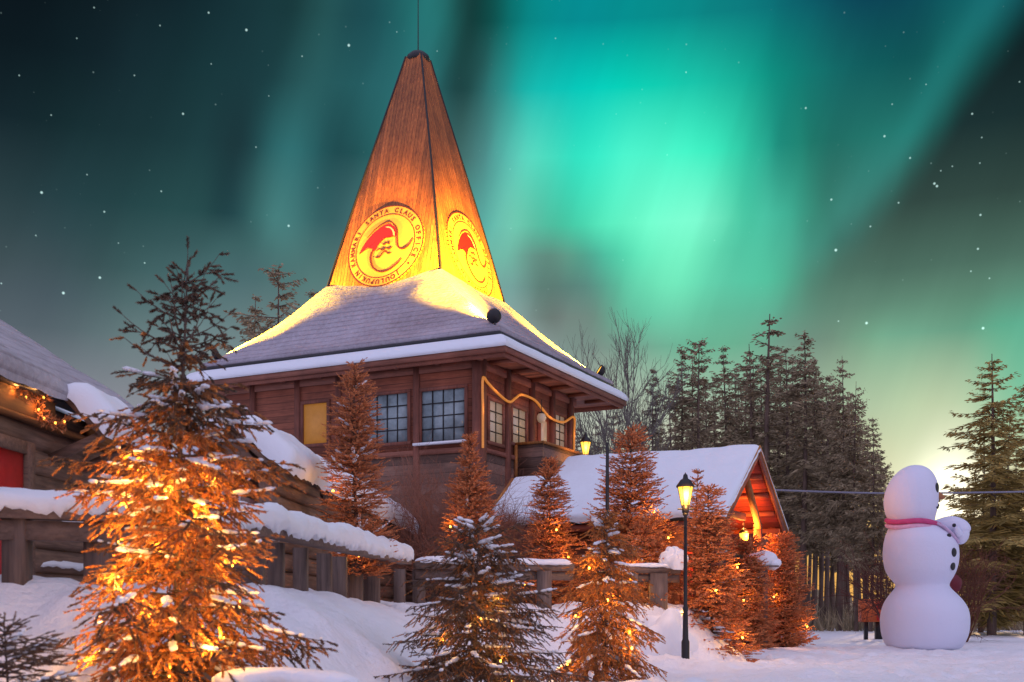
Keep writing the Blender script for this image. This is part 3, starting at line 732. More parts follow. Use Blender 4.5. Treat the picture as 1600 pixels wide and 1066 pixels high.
floodlight(EA - .7, .62, 8.45, 'floodlight on the far left corner of the tower roof behind the bare tree top', 26000)
# ------------------------------------------------------------------ small gabled house
def slab(mb, p00, p10, p11, p01, th):
    P = [np.array(p, float) for p in (p00, p10, p11, p01)]; nr = np.cross(P[1] - P[0], P[3] - P[0]); nr /= np.linalg.norm(nr)
    if nr[2] < 0: nr = -nr
    v = P + [p - nr * th for p in P]
    return mb.add(v, [[0, 1, 2, 3], [4, 7, 6, 5], [0, 4, 5, 1], [1, 5, 6, 2], [2, 6, 7, 3], [3, 7, 4, 0]])
H0 = Vector((4.66, 24.96, 0))
house = thing('gabled_house', 'low wooden house with wide snowy roof and red open porch gable', 'house', H0, TRZ)
def HL(mb, name, mat, parent=house, smooth=False): return mb.build(name, mat, parent, smooth=smooth)
def hw(a, b, z): return np.array(H0) + UA * a + VB * b + np.array([0, 0, z])
HE, HR, HY2, HB = 3.10, 4.94, 2.885, 5.77
m = MB(); slab(m, (0, 0, HE), (-5.0, 0, HE), (-5.0, HY2, HR), (0, HY2, HR), .09); slab(m, (0, HB, HE), (-5.0, HB, HE), (-5.0, HY2, HR), (0, HY2, HR), .09)
roof = HL(m, 'roof', M['gutter'])
m = MB(); snow_slab(m, (.10, -.10, HE + .0), (-5.05, -.10, HE + .0), (-5.05, HY2 + .02, HR + .03), (.10, HY2 + .02, HR + .03), .15, 40, 22, 4, .12, .075)
m2 = m; snow_slab(m2, (.10, HB + .1, HE), (-5.05, HB + .1, HE), (-5.05, HY2 - .02, HR + .03), (.10, HY2 - .02, HR + .03), .15, 30, 16, 6, .12, .045)
m2.build('roof_snow', M['snow_roof'], roof, smooth=True)
# soffit boards seen from below in the porch
m = MB(); slab(m, (-.03, .04, HE - .085), (-4.9, .04, HE - .085), (-4.9, HY2, HR - .10), (-.03, HY2, HR - .10), .03); slab(m, (-.03, HB - .04, HE - .085), (-4.9, HB - .04, HE - .085), (-4.9, HY2, HR - .10), (-.03, HY2, HR - .10), .03)
HL(m, 'roof_lining', M['red_board'])
for t in (.12, .34, .56, .78):
    for side in (0, 1):
        y = HY2 * t if side == 0 else HB - HY2 * t
        z = HE - .2 + (HR - HE) * t
        m = MB(); m.beam((-.04, y, z), (-1.75, y, z), .1, .12); HL(m, 'purlin', M['red_beam'])
for side in (0, 1):
    y0 = -.06 if side == 0 else HB + .06
    m = MB(); m.beam((.035, y0, HE - .12), (.035, HY2, HR - .06), .07, .20); HL(m, 'bargeboard', M['beam_y'])
    m = MB(); m.beam((.075, y0, HE - .02), (.075, HY2, HR + .05), .03, .10); HL(m, 'verge_board', M['orange_lit'])
m = MB(); m.beam((-.28, .2, 3.28), (-.28, 2.7, 3.28), .13, .16); HL(m, 'tie_beam', M['red_beam'])
m = MB(); m.beam((-.2, 2.60, 4.25), (-.2, 3.85, 3.12), .13, .15); HL(m, 'brace', M['orange_lit'])
for b in (.28, 3.95, HB - .3):
    m = MB(); m.box(-.34, -.16, b - .09, b + .09, gz(4.6, 25.5) - .4, 3.2); HL(m, 'porch_post', M['red_beam'])
hf = .5
m = MB(); m.box(-4.95, -1.75, .42, HB - .42, hf, 3.12)
m.poly([(-1.752, .42, 3.12), (-1.752, HB - .42, 3.12), (-1.752, HY2, HR - .22)]); HL(m, 'wall', wood('red brown house boards', (.30, .10, .045), (.16, .05, .025), 'Z', .17, 'X'))
m = MB(); m.box(-1.745, -1.70, 2.3, 3.2, hf, 2.55); HL(m, 'door', M['red'])
m = MB(); m.box(-2.6, -2.0, .36, .415, 2.05, 2.75); f = HL(m, 'window', M['red_beam'])
m = MB(); m.box(-2.55, -2.05, .345, .355, 2.1, 2.7); m.build('pane', M['glass'], f)
m = MB(); m.box(-4.95, -.1, -.02, .02, HE - .24, HE - .1); HL(m, 'fascia', M['red_beam'])
# lower roof on the left end
m = MB(); slab(m, (-5.06, .0, 3.16), (-5.85, .0, 3.16), (-5.85, 1.45, 4.28), (-5.06, 1.45, 4.28), .08); lr = HL(m, 'lower_roof', M['gutter'])
m = MB(); snow_slab(m, (-5.03, -.06, 3.18), (-5.88, -.06, 3.18), (-5.88, 1.5, 4.33), (-5.03, 1.5, 4.33), .14, 12, 14, 8, .10, .04); m.build('roof_snow', M['snow_roof'], lr, smooth=True)
m = MB(); m.beam((-5.93, -.08, 3.15), (-5.93, 1.5, 4.34), .05, .16); m.build('verge_board', M['orange_lit'], lr)
m = MB(); m.box(-5.8, -4.96, .42, 1.6, hf, 3.1); HL(m, 'lower_wall', M['board_low'])
# porch lantern
pl_ = Vector(hw(.55, 3.75, 2.86))
pt = thing('porch_lantern', 'glowing lantern hanging under the red porch gable', 'lantern', pl_)
m = MB(); m.lathe([(0, -.15), (.09, -.14), (.12, .10), (.0, .12)], 10); m.build('glass', M['lampglass'], pt)
m = MB(); m.lathe([(0, .24), (.05, .22), (.14, .12), (0, .12)], 10); m.tube([(0, 0, .22), (0, 0, .62)], .012, 6); m.build('hanger', M['dark'], pt)
lamp('porch_light', (.05, -.1, -.28), 120, (1, .36, .06), pt, .07)
lamp('porch_uplight', (.0, .1, .36), 90, (1, .33, .05), pt, .05)
lamp('porch_sidelight', (.15, -.25, .1), 80, (1, .36, .06), pt, .05)

# ------------------------------------------------------------------ log cabin on the left
CRZ = -math.atan2(.0565, .998)
E0 = Vector((-5.68, 7.01, 0))
cab = thing('log_cabin', 'dark log cabin with big snow-covered roof and orange-lit eave', 'cabin', E0, CRZ)
def KL(mb, name, mat, parent=cab, smooth=False): return mb.build(name, mat, parent, smooth=smooth)
def cw(x, y, z):
    c, s = math.cos(CRZ), math.sin(CRZ); return np.array([E0.x + c * x - s * y, E0.y + s * x + c * y, z])
WX, WE, EZ = -.30, 8.3, 3.50
rs = np.random.RandomState(3)
for i in range(10):
    z = .75 + .283 * i; n = 14
    ys = np.linspace(-2.5, WE + .25 * (i % 2), n)
    pts = [(WX + .012 * math.sin(i * 3 + y), y, z + .01 * math.sin(y * 1.3 + i)) for y in ys]
    m = MB(); m.tube(pts, .150 + .012 * rs.rand(n), 14); KL(m, 'log', M['log'], smooth=True)
for i in range(10):
    z = .62 + .283 * i
    m = MB(); m.tube([(-3.8, WE, z), (-1.0, WE, z), (WX + .42, WE, z)], [.14, .145, .15], 12); KL(m, 'cross_log', M['log_x'], smooth=True)
m = MB(); slab(m, (0, -2.5, EZ), (0, WE + .35, EZ), (-4.5, WE + .35, EZ + 3.06), (-4.5, -2.5, EZ + 3.06), .10)
slab(m, (-9, -2.5, EZ), (-9, WE + .35, EZ), (-4.5, WE + .35, EZ + 3.06), (-4.5, -2.5, EZ + 3.06), .10); rf = KL(m, 'roof', M['gutter'])
m = MB(); snow_slab(m, (.10, -2.5, EZ - .02), (.10, WE + .45, EZ - .02), (-4.52, WE + .45, EZ + 3.1), (-4.52, -2.5, EZ + 3.1), .20, 60, 40, 11, .16, .07)
snow_slab(m, (-9.1, -2.5, EZ), (-9.1, WE + .45, EZ), (-4.48, WE + .45, EZ + 3.1), (-4.48, -2.5, EZ + 3.1), .27, 30, 20, 12, .22, .06)
m.build('roof_snow', M['snow_thin'], rf, smooth=True)
m = MB(); m.box(-.02, .05, -2.5, 6.25, EZ - .06, EZ - .012); KL(m, 'gutter', M['gutter'])
m = MB(); m.box(-.10, -.02, -2.5, 6.25, EZ - .32, EZ - .065); m.box(-.10, -.02, 7.25, WE + .3, EZ - .32, EZ - .065); KL(m, 'eave_board', M['orange_lit'])
m = MB(); m.box(WX + .1, -.021, -2.5, WE + .3, EZ - .36, EZ - .325); KL(m, 'soffit', M['orange_lit'])
m = MB(); m.beam((-.02, WE + .40, EZ - .08), (-4.5, WE + .40, EZ + 2.98), .06, .22); KL(m, 'bargeboard', M['rail'])
m = MB(); slab(m, (.04, 6.3, EZ + .10), (.04, 7.5, EZ + .10), (.5, 7.45, EZ - .38), (.5, 6.35, EZ - .38), .07); aw = KL(m, 'awning', M['log_x'])
m = MB(); snow_slab(m, (.0, 6.25, EZ + .13), (.0, 7.55, EZ + .13), (.56, 7.5, EZ - .42), (.56, 6.3, EZ - .42), .26, 14, 10, 15, .22, .09); m.build('awning_snow', M['snow'], aw, smooth=True)
for yy in (7.35, 6.45):
    m = MB(); m.beam((.46, yy, EZ - .42), (WX, yy, EZ - .75), .1, .1); m.build('bracket', M['log_x'], aw)
m = MB(); m.box(WX + .14, WX + .19, 4.7, 5.66, 1.15, 2.76); d_ = KL(m, 'door', M['red'])
m = MB(); m.box(WX + .13, WX + .24, 5.66, 5.84, 1.1, 2.9); m.box(WX + .13, WX + .235, 4.5, 5.66, 2.76, 2.9); m.build('door_frame', M['log_x'], d_)
for z in (1.28, 1.56, 2.13):
    m = MB(); snow_ridge(m, [(WX + .13, 6.1, z), (WX + .13, 7.7, z)], .07, .05, int(z * 50), .1); KL(m, 'snow_ledge', M['snow'], smooth=True)
for i in range(10):
    z = .75 + .283 * i
    m = MB(); m.tube([(-1.0, y, z) for y in np.linspace(WE + .1, 15.5, 8)], .15, 10); KL(m, 'log', M['log'], smooth=True)
m = MB(); slab(m, (-.75, WE + .2, EZ - .25), (-.75, 15.6, EZ - .25), (-3.2, 15.6, EZ + 1.1), (-3.2, WE + .2, EZ + 1.1), .09); rr = KL(m, 'rear_roof', M['gutter'])
m = MB(); snow_slab(m, (-.66, WE + .2, EZ - .26), (-.66, 15.7, EZ - .26), (-3.2, 15.7, EZ + 1.13), (-3.2, WE + .2, EZ + 1.13), .26, 30, 14, 17, .2, .06); m.build('roof_snow', M['snow_roof'], rr, smooth=True)
m = MB(); m.box(-.86, -.78, WE + .3, 15.5, EZ - .58, EZ - .33); m.build('eave_board', M['orange_lit'], rr)
# leafy garland of lights under the eave
gp = [(4, 588), (16, 606), (28, 616), (40, 622), (50, 616), (60, 608), (68, 622), (60, 634), (62, 648), (70, 656), (82, 660), (94, 664), (103, 657)]
ga = thing('light_garland', 'pinkish leafy garland of small lights drooping under the cabin eave', 'garland', at(40, 620, 12.6))
GP = catmull([at(px, py, 12.1 + px * .012) for px, py in gp], 6)
m = MB(); m.tube(GP, .012, 5); m.build('wire', M['twig'], ga, org=ga.location)
m = MB(); rs = np.random.RandomState(5)
for p in GP:
    for k in range(9):
        d = rs.randn(3); d /= np.linalg.norm(d); c = p + d * rs.uniform(.01, .06); e = np.cross(d, rs.randn(3)); e /= np.linalg.norm(e)
        L = rs.uniform(.04, .09); m.add([c - e * L * .25, c + d * L * .5 - np.cross(d, e) * .01, c + e * L * .25, c + d * L], [[0, 1, 2, 3]], rs.uniform(.3, 1))
m.build('leaves', M['needle_mid'], ga, org=ga.location)
for k in (9, 18, 27, 36, 45, 53, 62, 70):
    m = MB(); m.blob(GP[k] + np.array([.02, -.04, 0]), (.013, .013, .017), k, 8, 6, 0); m.build('bulb', M['bulb'], ga, org=ga.location, smooth=True)
    if k % 18 == 9: lamp('garland_glow', Vector(GP[k]) - ga.location + Vector((.08, -.10, .02)), 1.3, (1, .42, .1), ga, .03)

# ------------------------------------------------------------------ covered log walk in front of the tower
S0 = Vector((-3.29, 14.55, 0))
shed = thing('log_shed', 'long low log shed with thick rounded snow on its narrow roof below the tower', 'shed', S0, CRZ)
def SL(mb, name, mat, parent=shed, smooth=False): return mb.build(name, mat, parent, smooth=smooth)
for k, (y0, y1, dz) in enumerate(((1.2, 3.55, .02), (4.1, 14.0, 0))):
    z = 2.96 + dz
    m = MB(); slab(m, (0, y0, z), (0, y1, z), (-.72, y1, z + .62), (-.72, y0, z + .62), .08); slab(m, (-1.44, y0, z), (-1.44, y1, z), (-.72, y1, z + .62), (-.72, y0, z + .62), .08); r_ = SL(m, 'roof', M['log'])
    m = MB(); snow_slab(m, (.10, y0 - .05, z - .02), (.10, y1 + .12, z - .02), (-.74, y1 + .12, z + .66), (-.74, y0 - .05, z + .66), .30, 40, 14, 20 + k, .26, .09)
    snow_slab(m, (-1.5, y0 - .05, z), (-1.5, y1 + .12, z), (-.70, y1 + .12, z + .66), (-.70, y0 - .05, z + .66), .30, 30, 12, 24 + k, .26, .08); m.build('roof_snow', M['snow'], r_, smooth=True)
    m = MB(); m.poly([(-.15, y0 + .1, z - .1), (-.72, y0 + .1, z + .5), (-1.3, y0 + .1, z - .1)]); m.build('gable', M['log_x'], r_)
    m = MB(); m.beam((-.02, y0, z - .11), (-.02, y1, z - .11), .07, .12); m.build('eave_board', M['log'], r_)
    m = MB(); m.poly([(-.15, y1 - .1, z - .1), (-.72, y1 - .1, z + .5), (-1.3, y1 - .1, z - .1)]); SL(m, 'gable', M['log_x'])
for i in range(8):
    z = .9 + .27 * i
    m = MB(); m.tube([(-.2, y, z + .008 * math.sin(y * 2 + i)) for y in np.linspace(1.3, 13.8, 16)], .142, 12); SL(m, 'log', M['log'], smooth=True)
    m = MB(); m.tube([(-1.5, 13.5, z + .13), (.1, 13.5, z + .13)], .135, 12); SL(m, 'cross_log', M['log_x'], smooth=True)

# ------------------------------------------------------------------ fences along the top of the bank
def fence(label, pts, top, posts, snow_w, snow_h, seed, drip=.04, two=True):
    f = thing('snowy_fence', label, 'fence', (pts[0][0], pts[0][1], gz(*pts[0])), 0, 'timber fences along the snow bank'); o = f.location
    for (a, b) in zip(pts[:-1], pts[1:]):
        m = MB(); m.beam((a[0], a[1], top - .07), (b[0], b[1], top - .07), .20, .14); m.build('rail', M['rail_x'], f, org=o)
        if two:
            m = MB(); m.beam((a[0], a[1] + .03, top - .235), (b[0], b[1] + .03, top - .235), .12, .16); m.build('lower_rail', M['rail_x'], f, org=o)
    for p in posts:
        w = p[2]; m = MB(); zb = gz(p[0], p[1]) - .4
        m.box(p[0] - w / 2, p[0] + w / 2, p[1] - w / 2, p[1] + w / 2, zb, top - .142); m.build('post', M['rail'], f, org=o)
    m = MB(); snow_ridge(m, [(a[0], a[1], top) for a in pts], snow_w, snow_h, seed, .05, 13, drip); m.build('snow_cap', M['snow'], f, org=o, smooth=True)
    return f
def on(px, Y): return (px - HX) / FPX * Y
fence('grey timber rail fence by the cabin door under thick fringed snow', [(-5.6, 8.85), (-4.2, 9.25), (-3.12, 9.75)], 1.90, [(on(22, 9.3), 9.36, .18), (on(150, 9.6), 9.68, .2)], .30, .115, 31, .10)
fence('snow-topped timber fence running past the log shed, rounded snow end', [(-3.02, 10.0), (-2.5, 11.6), (-1.73, 18.4)], 1.90,
      [(on(400, 11.9), 11.9, .16), (on(432, 12.6), 12.6, .16), (on(470, 13.6), 13.6, .16), (on(505, 14.8), 14.9, .18), (on(530, 15.8), 15.8, .2), (on(556, 17), 17.0, .2), (on(580, 18.1), 18.1, .26)], .36, .18, 37, .08, False)
fence('low fence with thin snow behind the grey central spruce', [(-1.75, 20.4), (-.5, 20.9), (1.15, 21.6)], 1.90, [(on(625, 20.5), 20.45, .2), (on(655, 20.7), 20.65, .22), (on(715, 21), 20.95, .2), (on(850, 21.4), 21.35, .28)], .34, .09, 41, .02)
fence('short dark fence beside the street lamp with clumps of snow', [(1.9, 22.0), (3.3, 22.45)], 1.88, [(on(962, 22), 22.02, .24), (on(990, 22.1), 22.1, .16), (on(1028, 22.3), 22.3, .34)], .26, .06, 43, .02)
def heap(c, rx, ry, rz, seed, amp=.35, nu=56, nv=22):
    # an uneven dome of snow
    th, ph = np.meshgrid(np.linspace(0, 2 * math.pi, nu), np.linspace(-.35, math.pi / 2, nv), indexing='ij')
    d = np.stack([np.cos(th) * np.cos(ph), np.sin(th) * np.cos(ph), np.sin(ph)], -1)
    k = 1 + amp * (fbm(d[..., 0] * 1.7 + 5, d[..., 1] * 1.7 + d[..., 2] * 1.3, seed, 3) + .6 * fbm(d[..., 0] * 1.9 - d[..., 2] * 1.5, d[..., 1] * 1.9 + 9, seed + 4, 3))
    return MB().grid(np.array(c) + d * k[..., None] * np.array([rx, ry, rz]))
m = heap(at(1052, 882, 22.4), .26, .22, .30, 3, .5)
tag(m.build('snow_clump', M['snow'], smooth=True), 'lump of snow sitting on the end of the fence by the street lamp', 'snow clump')
# lumpy snow at the foot of the bank
m = heap(np.array(at(1040, 1016, 21.6)), .56, .5, .78, 12, .45)
tag(m.build('snow_heap', M['snow'], smooth=True), 'lumpy heap of snow on the bank left of the street lamp foot', 'snow heap')
# low plank edging in the foreground
pe = thing('plank_step', 'low grey plank step half buried in snow at the bottom of the bank', 'step', (-1.55, 7.7, 0))
for i in range(4):
    z = -.04 + .15 * i; m = MB(); m.box(-1.86, -1.22, 7.62 + .012 * i, 7.68 + .012 * i, z, z + .138); m.build('plank', M['rail_x'], pe, org=pe.location)
m = MB(); snow_ridge(m, [(-2.05, 7.74, .54), (-1.55, 7.76, .545), (-1.05, 7.74, .53)], .34, .06, 44, .05, 11, .05); m.build('snow_cap', M['snow'], pe, org=pe.location, smooth=True)
# ------------------------------------------------------------------ street lamp, lanterns, posts
def street_lamp(x, y, base, top, label, lit=55, s=1.0):
    l = thing('street_lamp', label, 'street lamp', (x, y, base)); H = top - base
    m = MB(); m.lathe([(.075, -.3), (.075, .35), (.055, .40), (.045, .9), (.05, .92), (.05, .97), (.036, 1.0), (.03, H - .95 * s), (.05, H - .93 * s), (.05, H - .88 * s), (.0, H - .88 * s)], 14); m.build('pole', M['dark'], l, smooth=True)
    m = MB(); m.tube([(-.17 * s, 0, H - .80 * s), (.17 * s, 0, H - .80 * s)], .016, 6); m.lathe([(.0, H - .90 * s), (.07 * s, H - .88 * s), (.09 * s, H - .72 * s), (.0, H - .72 * s)], 8); m.build('bracket', M['dark'], l)
    b = MB(); b.lathe([(0, H - .715 * s), (.085 * s, H - .715 * s), (.165 * s, H - .32 * s), (.0, H - .32 * s)], 6); lt = b.build('lantern', M['lampglass'], l)
    m = MB()
    for k in range(6):
        th = k * math.pi / 3; m.tube([(.087 * s * math.cos(th), .087 * s * math.sin(th), H - .72 * s), (.168 * s * math.cos(th), .168 * s * math.sin(th), H - .31 * s)], .009 * s, 5)
    m.build('lantern_frame', M['dark'], lt)
    m = MB(); m.lathe([(.20 * s, H - .33 * s), (.20 * s, H - .30 * s), (.11 * s, H - .17 * s), (.06 * s, H - .14 * s), (.045 * s, H - .06 * s), (.015 * s, H - .03 * s), (.0, H)], 12); m.build('lantern_cap', M['dark'], lt, smooth=False)
    if lit:
        lamp('lamp_light', (0, -.24, H - .55 * s), lit, (1, .46, .10), l, .1)
        lamp('lamp_light', (.1, .25 * s, H - .55 * s), lit * .6, (1, .46, .10), l, .1)
    return l
LX, LY = on(1071, 20.6), 20.6
lb = at(1076, 1033, LY).z
street_lamp(LX, LY, lb, at(0, 738, LY).z, 'black street lamp with glowing yellow six-sided lantern at the edge of the square', 75, .84)
fz = at(0, 676, 31.6).z
street_lamp(on(915, 31.6), 31.6, .8, fz, 'distant small lit lantern above the house roof right of the tower', 20, .85)
m = MB(); m.lathe([(.045, 0), (.04, 2.2), (.032, 3.6), (.0, 3.62)], 10, (on(949, 23.2), 23.2, .85))
tag(m.build('metal_pole', M['dark'], smooth=True), 'thin dark bare pole in front of the snowy house roof', 'pole')
m = MB(); ppx = on(1190, 27.4); pz = gz(ppx, 27.4)
sp_ = thing('capped_post', 'dark wooden post with a thick overhanging cap of snow between the rusty spruces', 'post', (ppx, 27.4, pz)); pt_ = at(0, 884, 27.4).z - pz
m = MB(); m.box(-.12, .12, -.12, .12, -.3, pt_ - .04); m.build('shaft', M['rail'], sp_)
m = MB(); m.box(-.34, .36, -.26, .26, pt_ - .04, pt_); m.build('top_board', M['rail_x'], sp_)
m = MB(); m.blob((-.05, 0, pt_ + .13), (.42, .32, .24), 3, 22, 13, .10); m.blob((.26, 0, pt_ + .04), (.2, .24, .15), 5, 18, 11, .12); m.build('snow_cap', M['snow'], sp_, smooth=True)
# overhead cable
CP = [Vector((8.6, 41, 5.42)), Vector((13, 41, 5.28)), Vector((17, 41, 5.30)), Vector((22, 41, 5.42)), Vector((30, 41, 5.7))]
m = MB(); m.tube(catmull(CP, 10), .035, 6); tag(m.build('overhead_cable', plain('grey cable', (.2, .2, .26), .6)), 'thin grey cable stretched across the trees behind the snowman', 'cable')
for cx in (8.6, 30):
    m = MB(); m.lathe([(.13, 0), (.10, 6.2), (.0, 6.25)], 10, (cx, 41, -.2)); tag(m.build('cable_pole', M['bark']), 'brown pole holding the %s end of the grey cable' % ('house' if cx < 10 else 'outer'), 'pole')

# ------------------------------------------------------------------ snowman
SY = 29.0; u_ = SY / FPX
sbz = at(0, 1012, SY).z
sm = thing('snowman', 'giant white inflatable snowman with scarf and buttons facing right', 'snowman', (on(1443, SY), SY, sbz))
prof = [(1016, 40, 1444), (1012, 54, 1444), (1002, 60.5, 1444), (988, 65, 1444.5), (968, 66.5, 1444.5), (952, 64, 1444.5), (940, 58.5, 1443.5), (930, 51, 1442.5), (921, 43, 1441.5), (915, 40, 1441), (909, 42.5, 1440), (901, 48, 1439), (892, 52.5, 1438.5), (880, 55.5, 1438.5), (866, 56.5, 1438.5), (850, 55, 1438), (838, 50.5, 1436), (828, 43, 1432), (820, 36.5, 1427.5), (814, 34.5, 1424.5), (808, 36, 1423.5), (800, 38.5, 1423), (788, 40.5, 1423), (775, 40.5, 1424), (762, 38.5, 1425.5), (750, 34, 1427), (740, 27.5, 1428.5), (733, 20, 1429.5), (728.5, 11, 1430), (727, 3, 1430)]
P = [(r * u_, at(0, y, SY).z - sbz) for y, r, x in prof]
sh = [((x - 1443) * u_, 0) for y, r, x in prof]
def dens(a, n=3):
    a = np.array(a, float); return catmull(a, n)
m = MB(); m.lathe(dens(P), 48, shift=dens(sh)); m.build('body', M['white_cloth'], sm, smooth=True)
def sp(px, py, dy): return np.array([(px - 1443) * u_, dy, at(0, py, SY).z - sbz])
# scarf ring and tail
th = np.linspace(0, 2 * math.pi, 41)
rg = np.array([sp(1426.5, 817, 0) + np.array([38.5 * u_ * math.cos(t), 38.5 * u_ * math.sin(t), .03 * math.sin(3 * t) - .05 * math.cos(t + .6)]) for t in th])
m = MB(); m.tube(rg, .068, 10); sc_ = m.build('scarf', M['scarf'], sm, smooth=True)
rg2 = rg + np.array([0, 0, -.13]); rg2[:, :2] *= 1.0
m = MB(); m.tube(rg2, .06, 10); m.build('scarf_edge', plain('pale pink scarf', (.72, .40, .55), .7), sc_, smooth=True)
m = MB(); m.tube([sp(1452, 820, -.52), sp(1462, 826, -.56), sp(1474, 838, -.55), sp(1486, 850, -.48)], [.08, .09, .10, .07], 8, squash=.45); m.build('scarf_tail', plain('pale pink scarf tail', (.62, .45, .62), .7), sc_, smooth=True)
# raised arm with a mitten, thumb up
AP = dens([sp(1454, 836, .05), sp(1468, 824, -.12), sp(1481, 821, -.26), sp(1492, 827, -.32), sp(1495, 838, -.34)], 6)
m = MB(); m.tube(AP, np.interp(np.linspace(0, 1, len(AP)), [0, .3, .6, .85, 1], [.26, .21, .22, .25, .14]), 18); ar = m.build('arm', M['white_cloth'], sm, smooth=True)
m = MB(); m.blob(sp(1492, 834, -.36), (.22, .20, .30), 1, 16, 10, 0); m.build('mitten', M['white_cloth'], ar, smooth=True)
m = MB(); m.tube([sp(1486, 838, -.52), sp(1482, 832, -.58), sp(1481, 826, -.58)], [.09, .085, .05], 10); m.build('thumb', M['white_cloth'], ar, smooth=True)
m = MB(); m.blob(sp(1480, 823, -.47), (.06, .04, .05), 1, 10, 7, .1); m.build('palm_patch', M['black'], ar, smooth=True)
# face and buttons follow the cloth
def surf(px, py):
    ys = [p[0] for p in prof]; r = np.interp(-py, [-y for y in ys], [p[1] for p in prof]); cx = np.interp(-py, [-y for y in ys], [p[2] for p in prof])
    d = max(r * r - (px - cx) ** 2, 0) ** .5
    n = np.array([(px - cx), -d, 0]) / max(r, 1e-6)
    return sp(px, py, -d * u_), n
def patch(name, px, py, w, h, mat, dep=.03):
    p, n = surf(px, py); zq = Vector(n).to_track_quat('Y', 'Z').to_matrix()
    m = MB(); m.blob(p, (w, dep, h), 1, 16, 9, 0, zq); return m.build(name, mat, sm, smooth=True)
e_ = patch('eye', 1455, 765, .11, .13, M['black']); patch('mouth', 1457, 795, .10, .035, M['black'], .035); patch('mouth', 1460.5, 791, .05, .05, M['black'], .035)
m = MB(); m.tube([sp(1459, 776, -.20), sp(1464, 777, -.21), sp(1471, 779, -.22)], [.12, .095, .035], 12); m.build('nose', M['carrot'], sm, smooth=True)
patch('button', 1467, 840, .09, .06, M['black']); patch('button', 1473.5, 865.5, .11, .115, M['black']); patch('button', 1472.5, 886, .11, .115, M['black'])

# orange box on a post by the wood, and the bundle behind the snowman
bx_ = thing('orange_box', 'orange and red painted box on dark legs at the edge of the wood', 'box', (on(1364, 40), 40, 0))
m = MB(); m.box(-.44, .36, -.25, .25, .62, 1.42); m.build('case', M['orange_box'], bx_)
m = MB(); m.box(.05, .365, -.27, -.251, .66, .98); m.box(.05, .365, -.275, -.251, 1.06, 1.3); m.build('door', M['red'], bx_)
m = MB(); m.box(-.3, -.2, -.1, .1, -.1, .62); m.box(.1, .34, -.15, .15, -.1, .62); m.build('legs', M['dark'], bx_)
m = MB(); m.blob(at(1489, 912, 34), (.26, .2, .28), 4, 14, 10, .16); tag(m.build('red_bundle', plain('dark red cloth', (.13, .008, .02), .7), smooth=True), 'dark red bundle peeping out right of the snowman waist', 'bundle')
# ------------------------------------------------------------------ spruces
def needles(m, P, D, L, tint, K, nl, nw, rs, lean=.8, core=.006):
    """bristly shoots: K flat needles round each shoot axis plus a thin core"""
    n = len(P)
    if n == 0: return
    t = rs.rand(n, K) ** .9
    base = P[:, None] + D[:, None] * (L[:, None] * t)[..., None]
    rnd = rs.randn(n, K, 3); rad = rnd - (rnd * D[:, None]).sum(-1, keepdims=True) * D[:, None]; rad /= np.linalg.norm(rad, axis=-1, keepdims=True) + 1e-9
    nd = D[:, None] * lean + rad * .62; nd /= np.linalg.norm(nd, axis=-1, keepdims=True)
    ln = nl * (.65 + .5 * rs.rand(n, K)) * (1 - .35 * t)
    side = np.cross(nd, rnd); side /= np.linalg.norm(side, axis=-1, keepdims=True) + 1e-9
    a = base - side * nw / 2; b = base + side * nw / 2; c = base + nd * ln[..., None]
    V = np.stack([a, b, c], 2).reshape(-1, 3); F = np.arange(len(V)).reshape(-1, 3)
    tt = np.repeat((tint[:, None] * (.75 + .5 * rs.rand(n, K))).clip(0, 1).reshape(-1), 3)
    m.add(V, F, tt + 1e-4)
    u = np.cross(D, [0, 0, 1.]); u /= np.linalg.norm(u, axis=1)[:, None] + 1e-9; w = np.cross(D, u)
    tip = P + D * L[:, None]
    V = np.stack([P + u * core, P - u * core * .5 + w * core, P - u * core * .5 - w * core, tip], 1).reshape(-1, 3)
    i = np.arange(n)[:, None] * 4
    F = np.concatenate([i + [0, 1, 3], i + [1, 2, 3], i + [2, 0, 3]]); m.add(V, F, np.repeat(tint * .5, 4) + 1e-4)

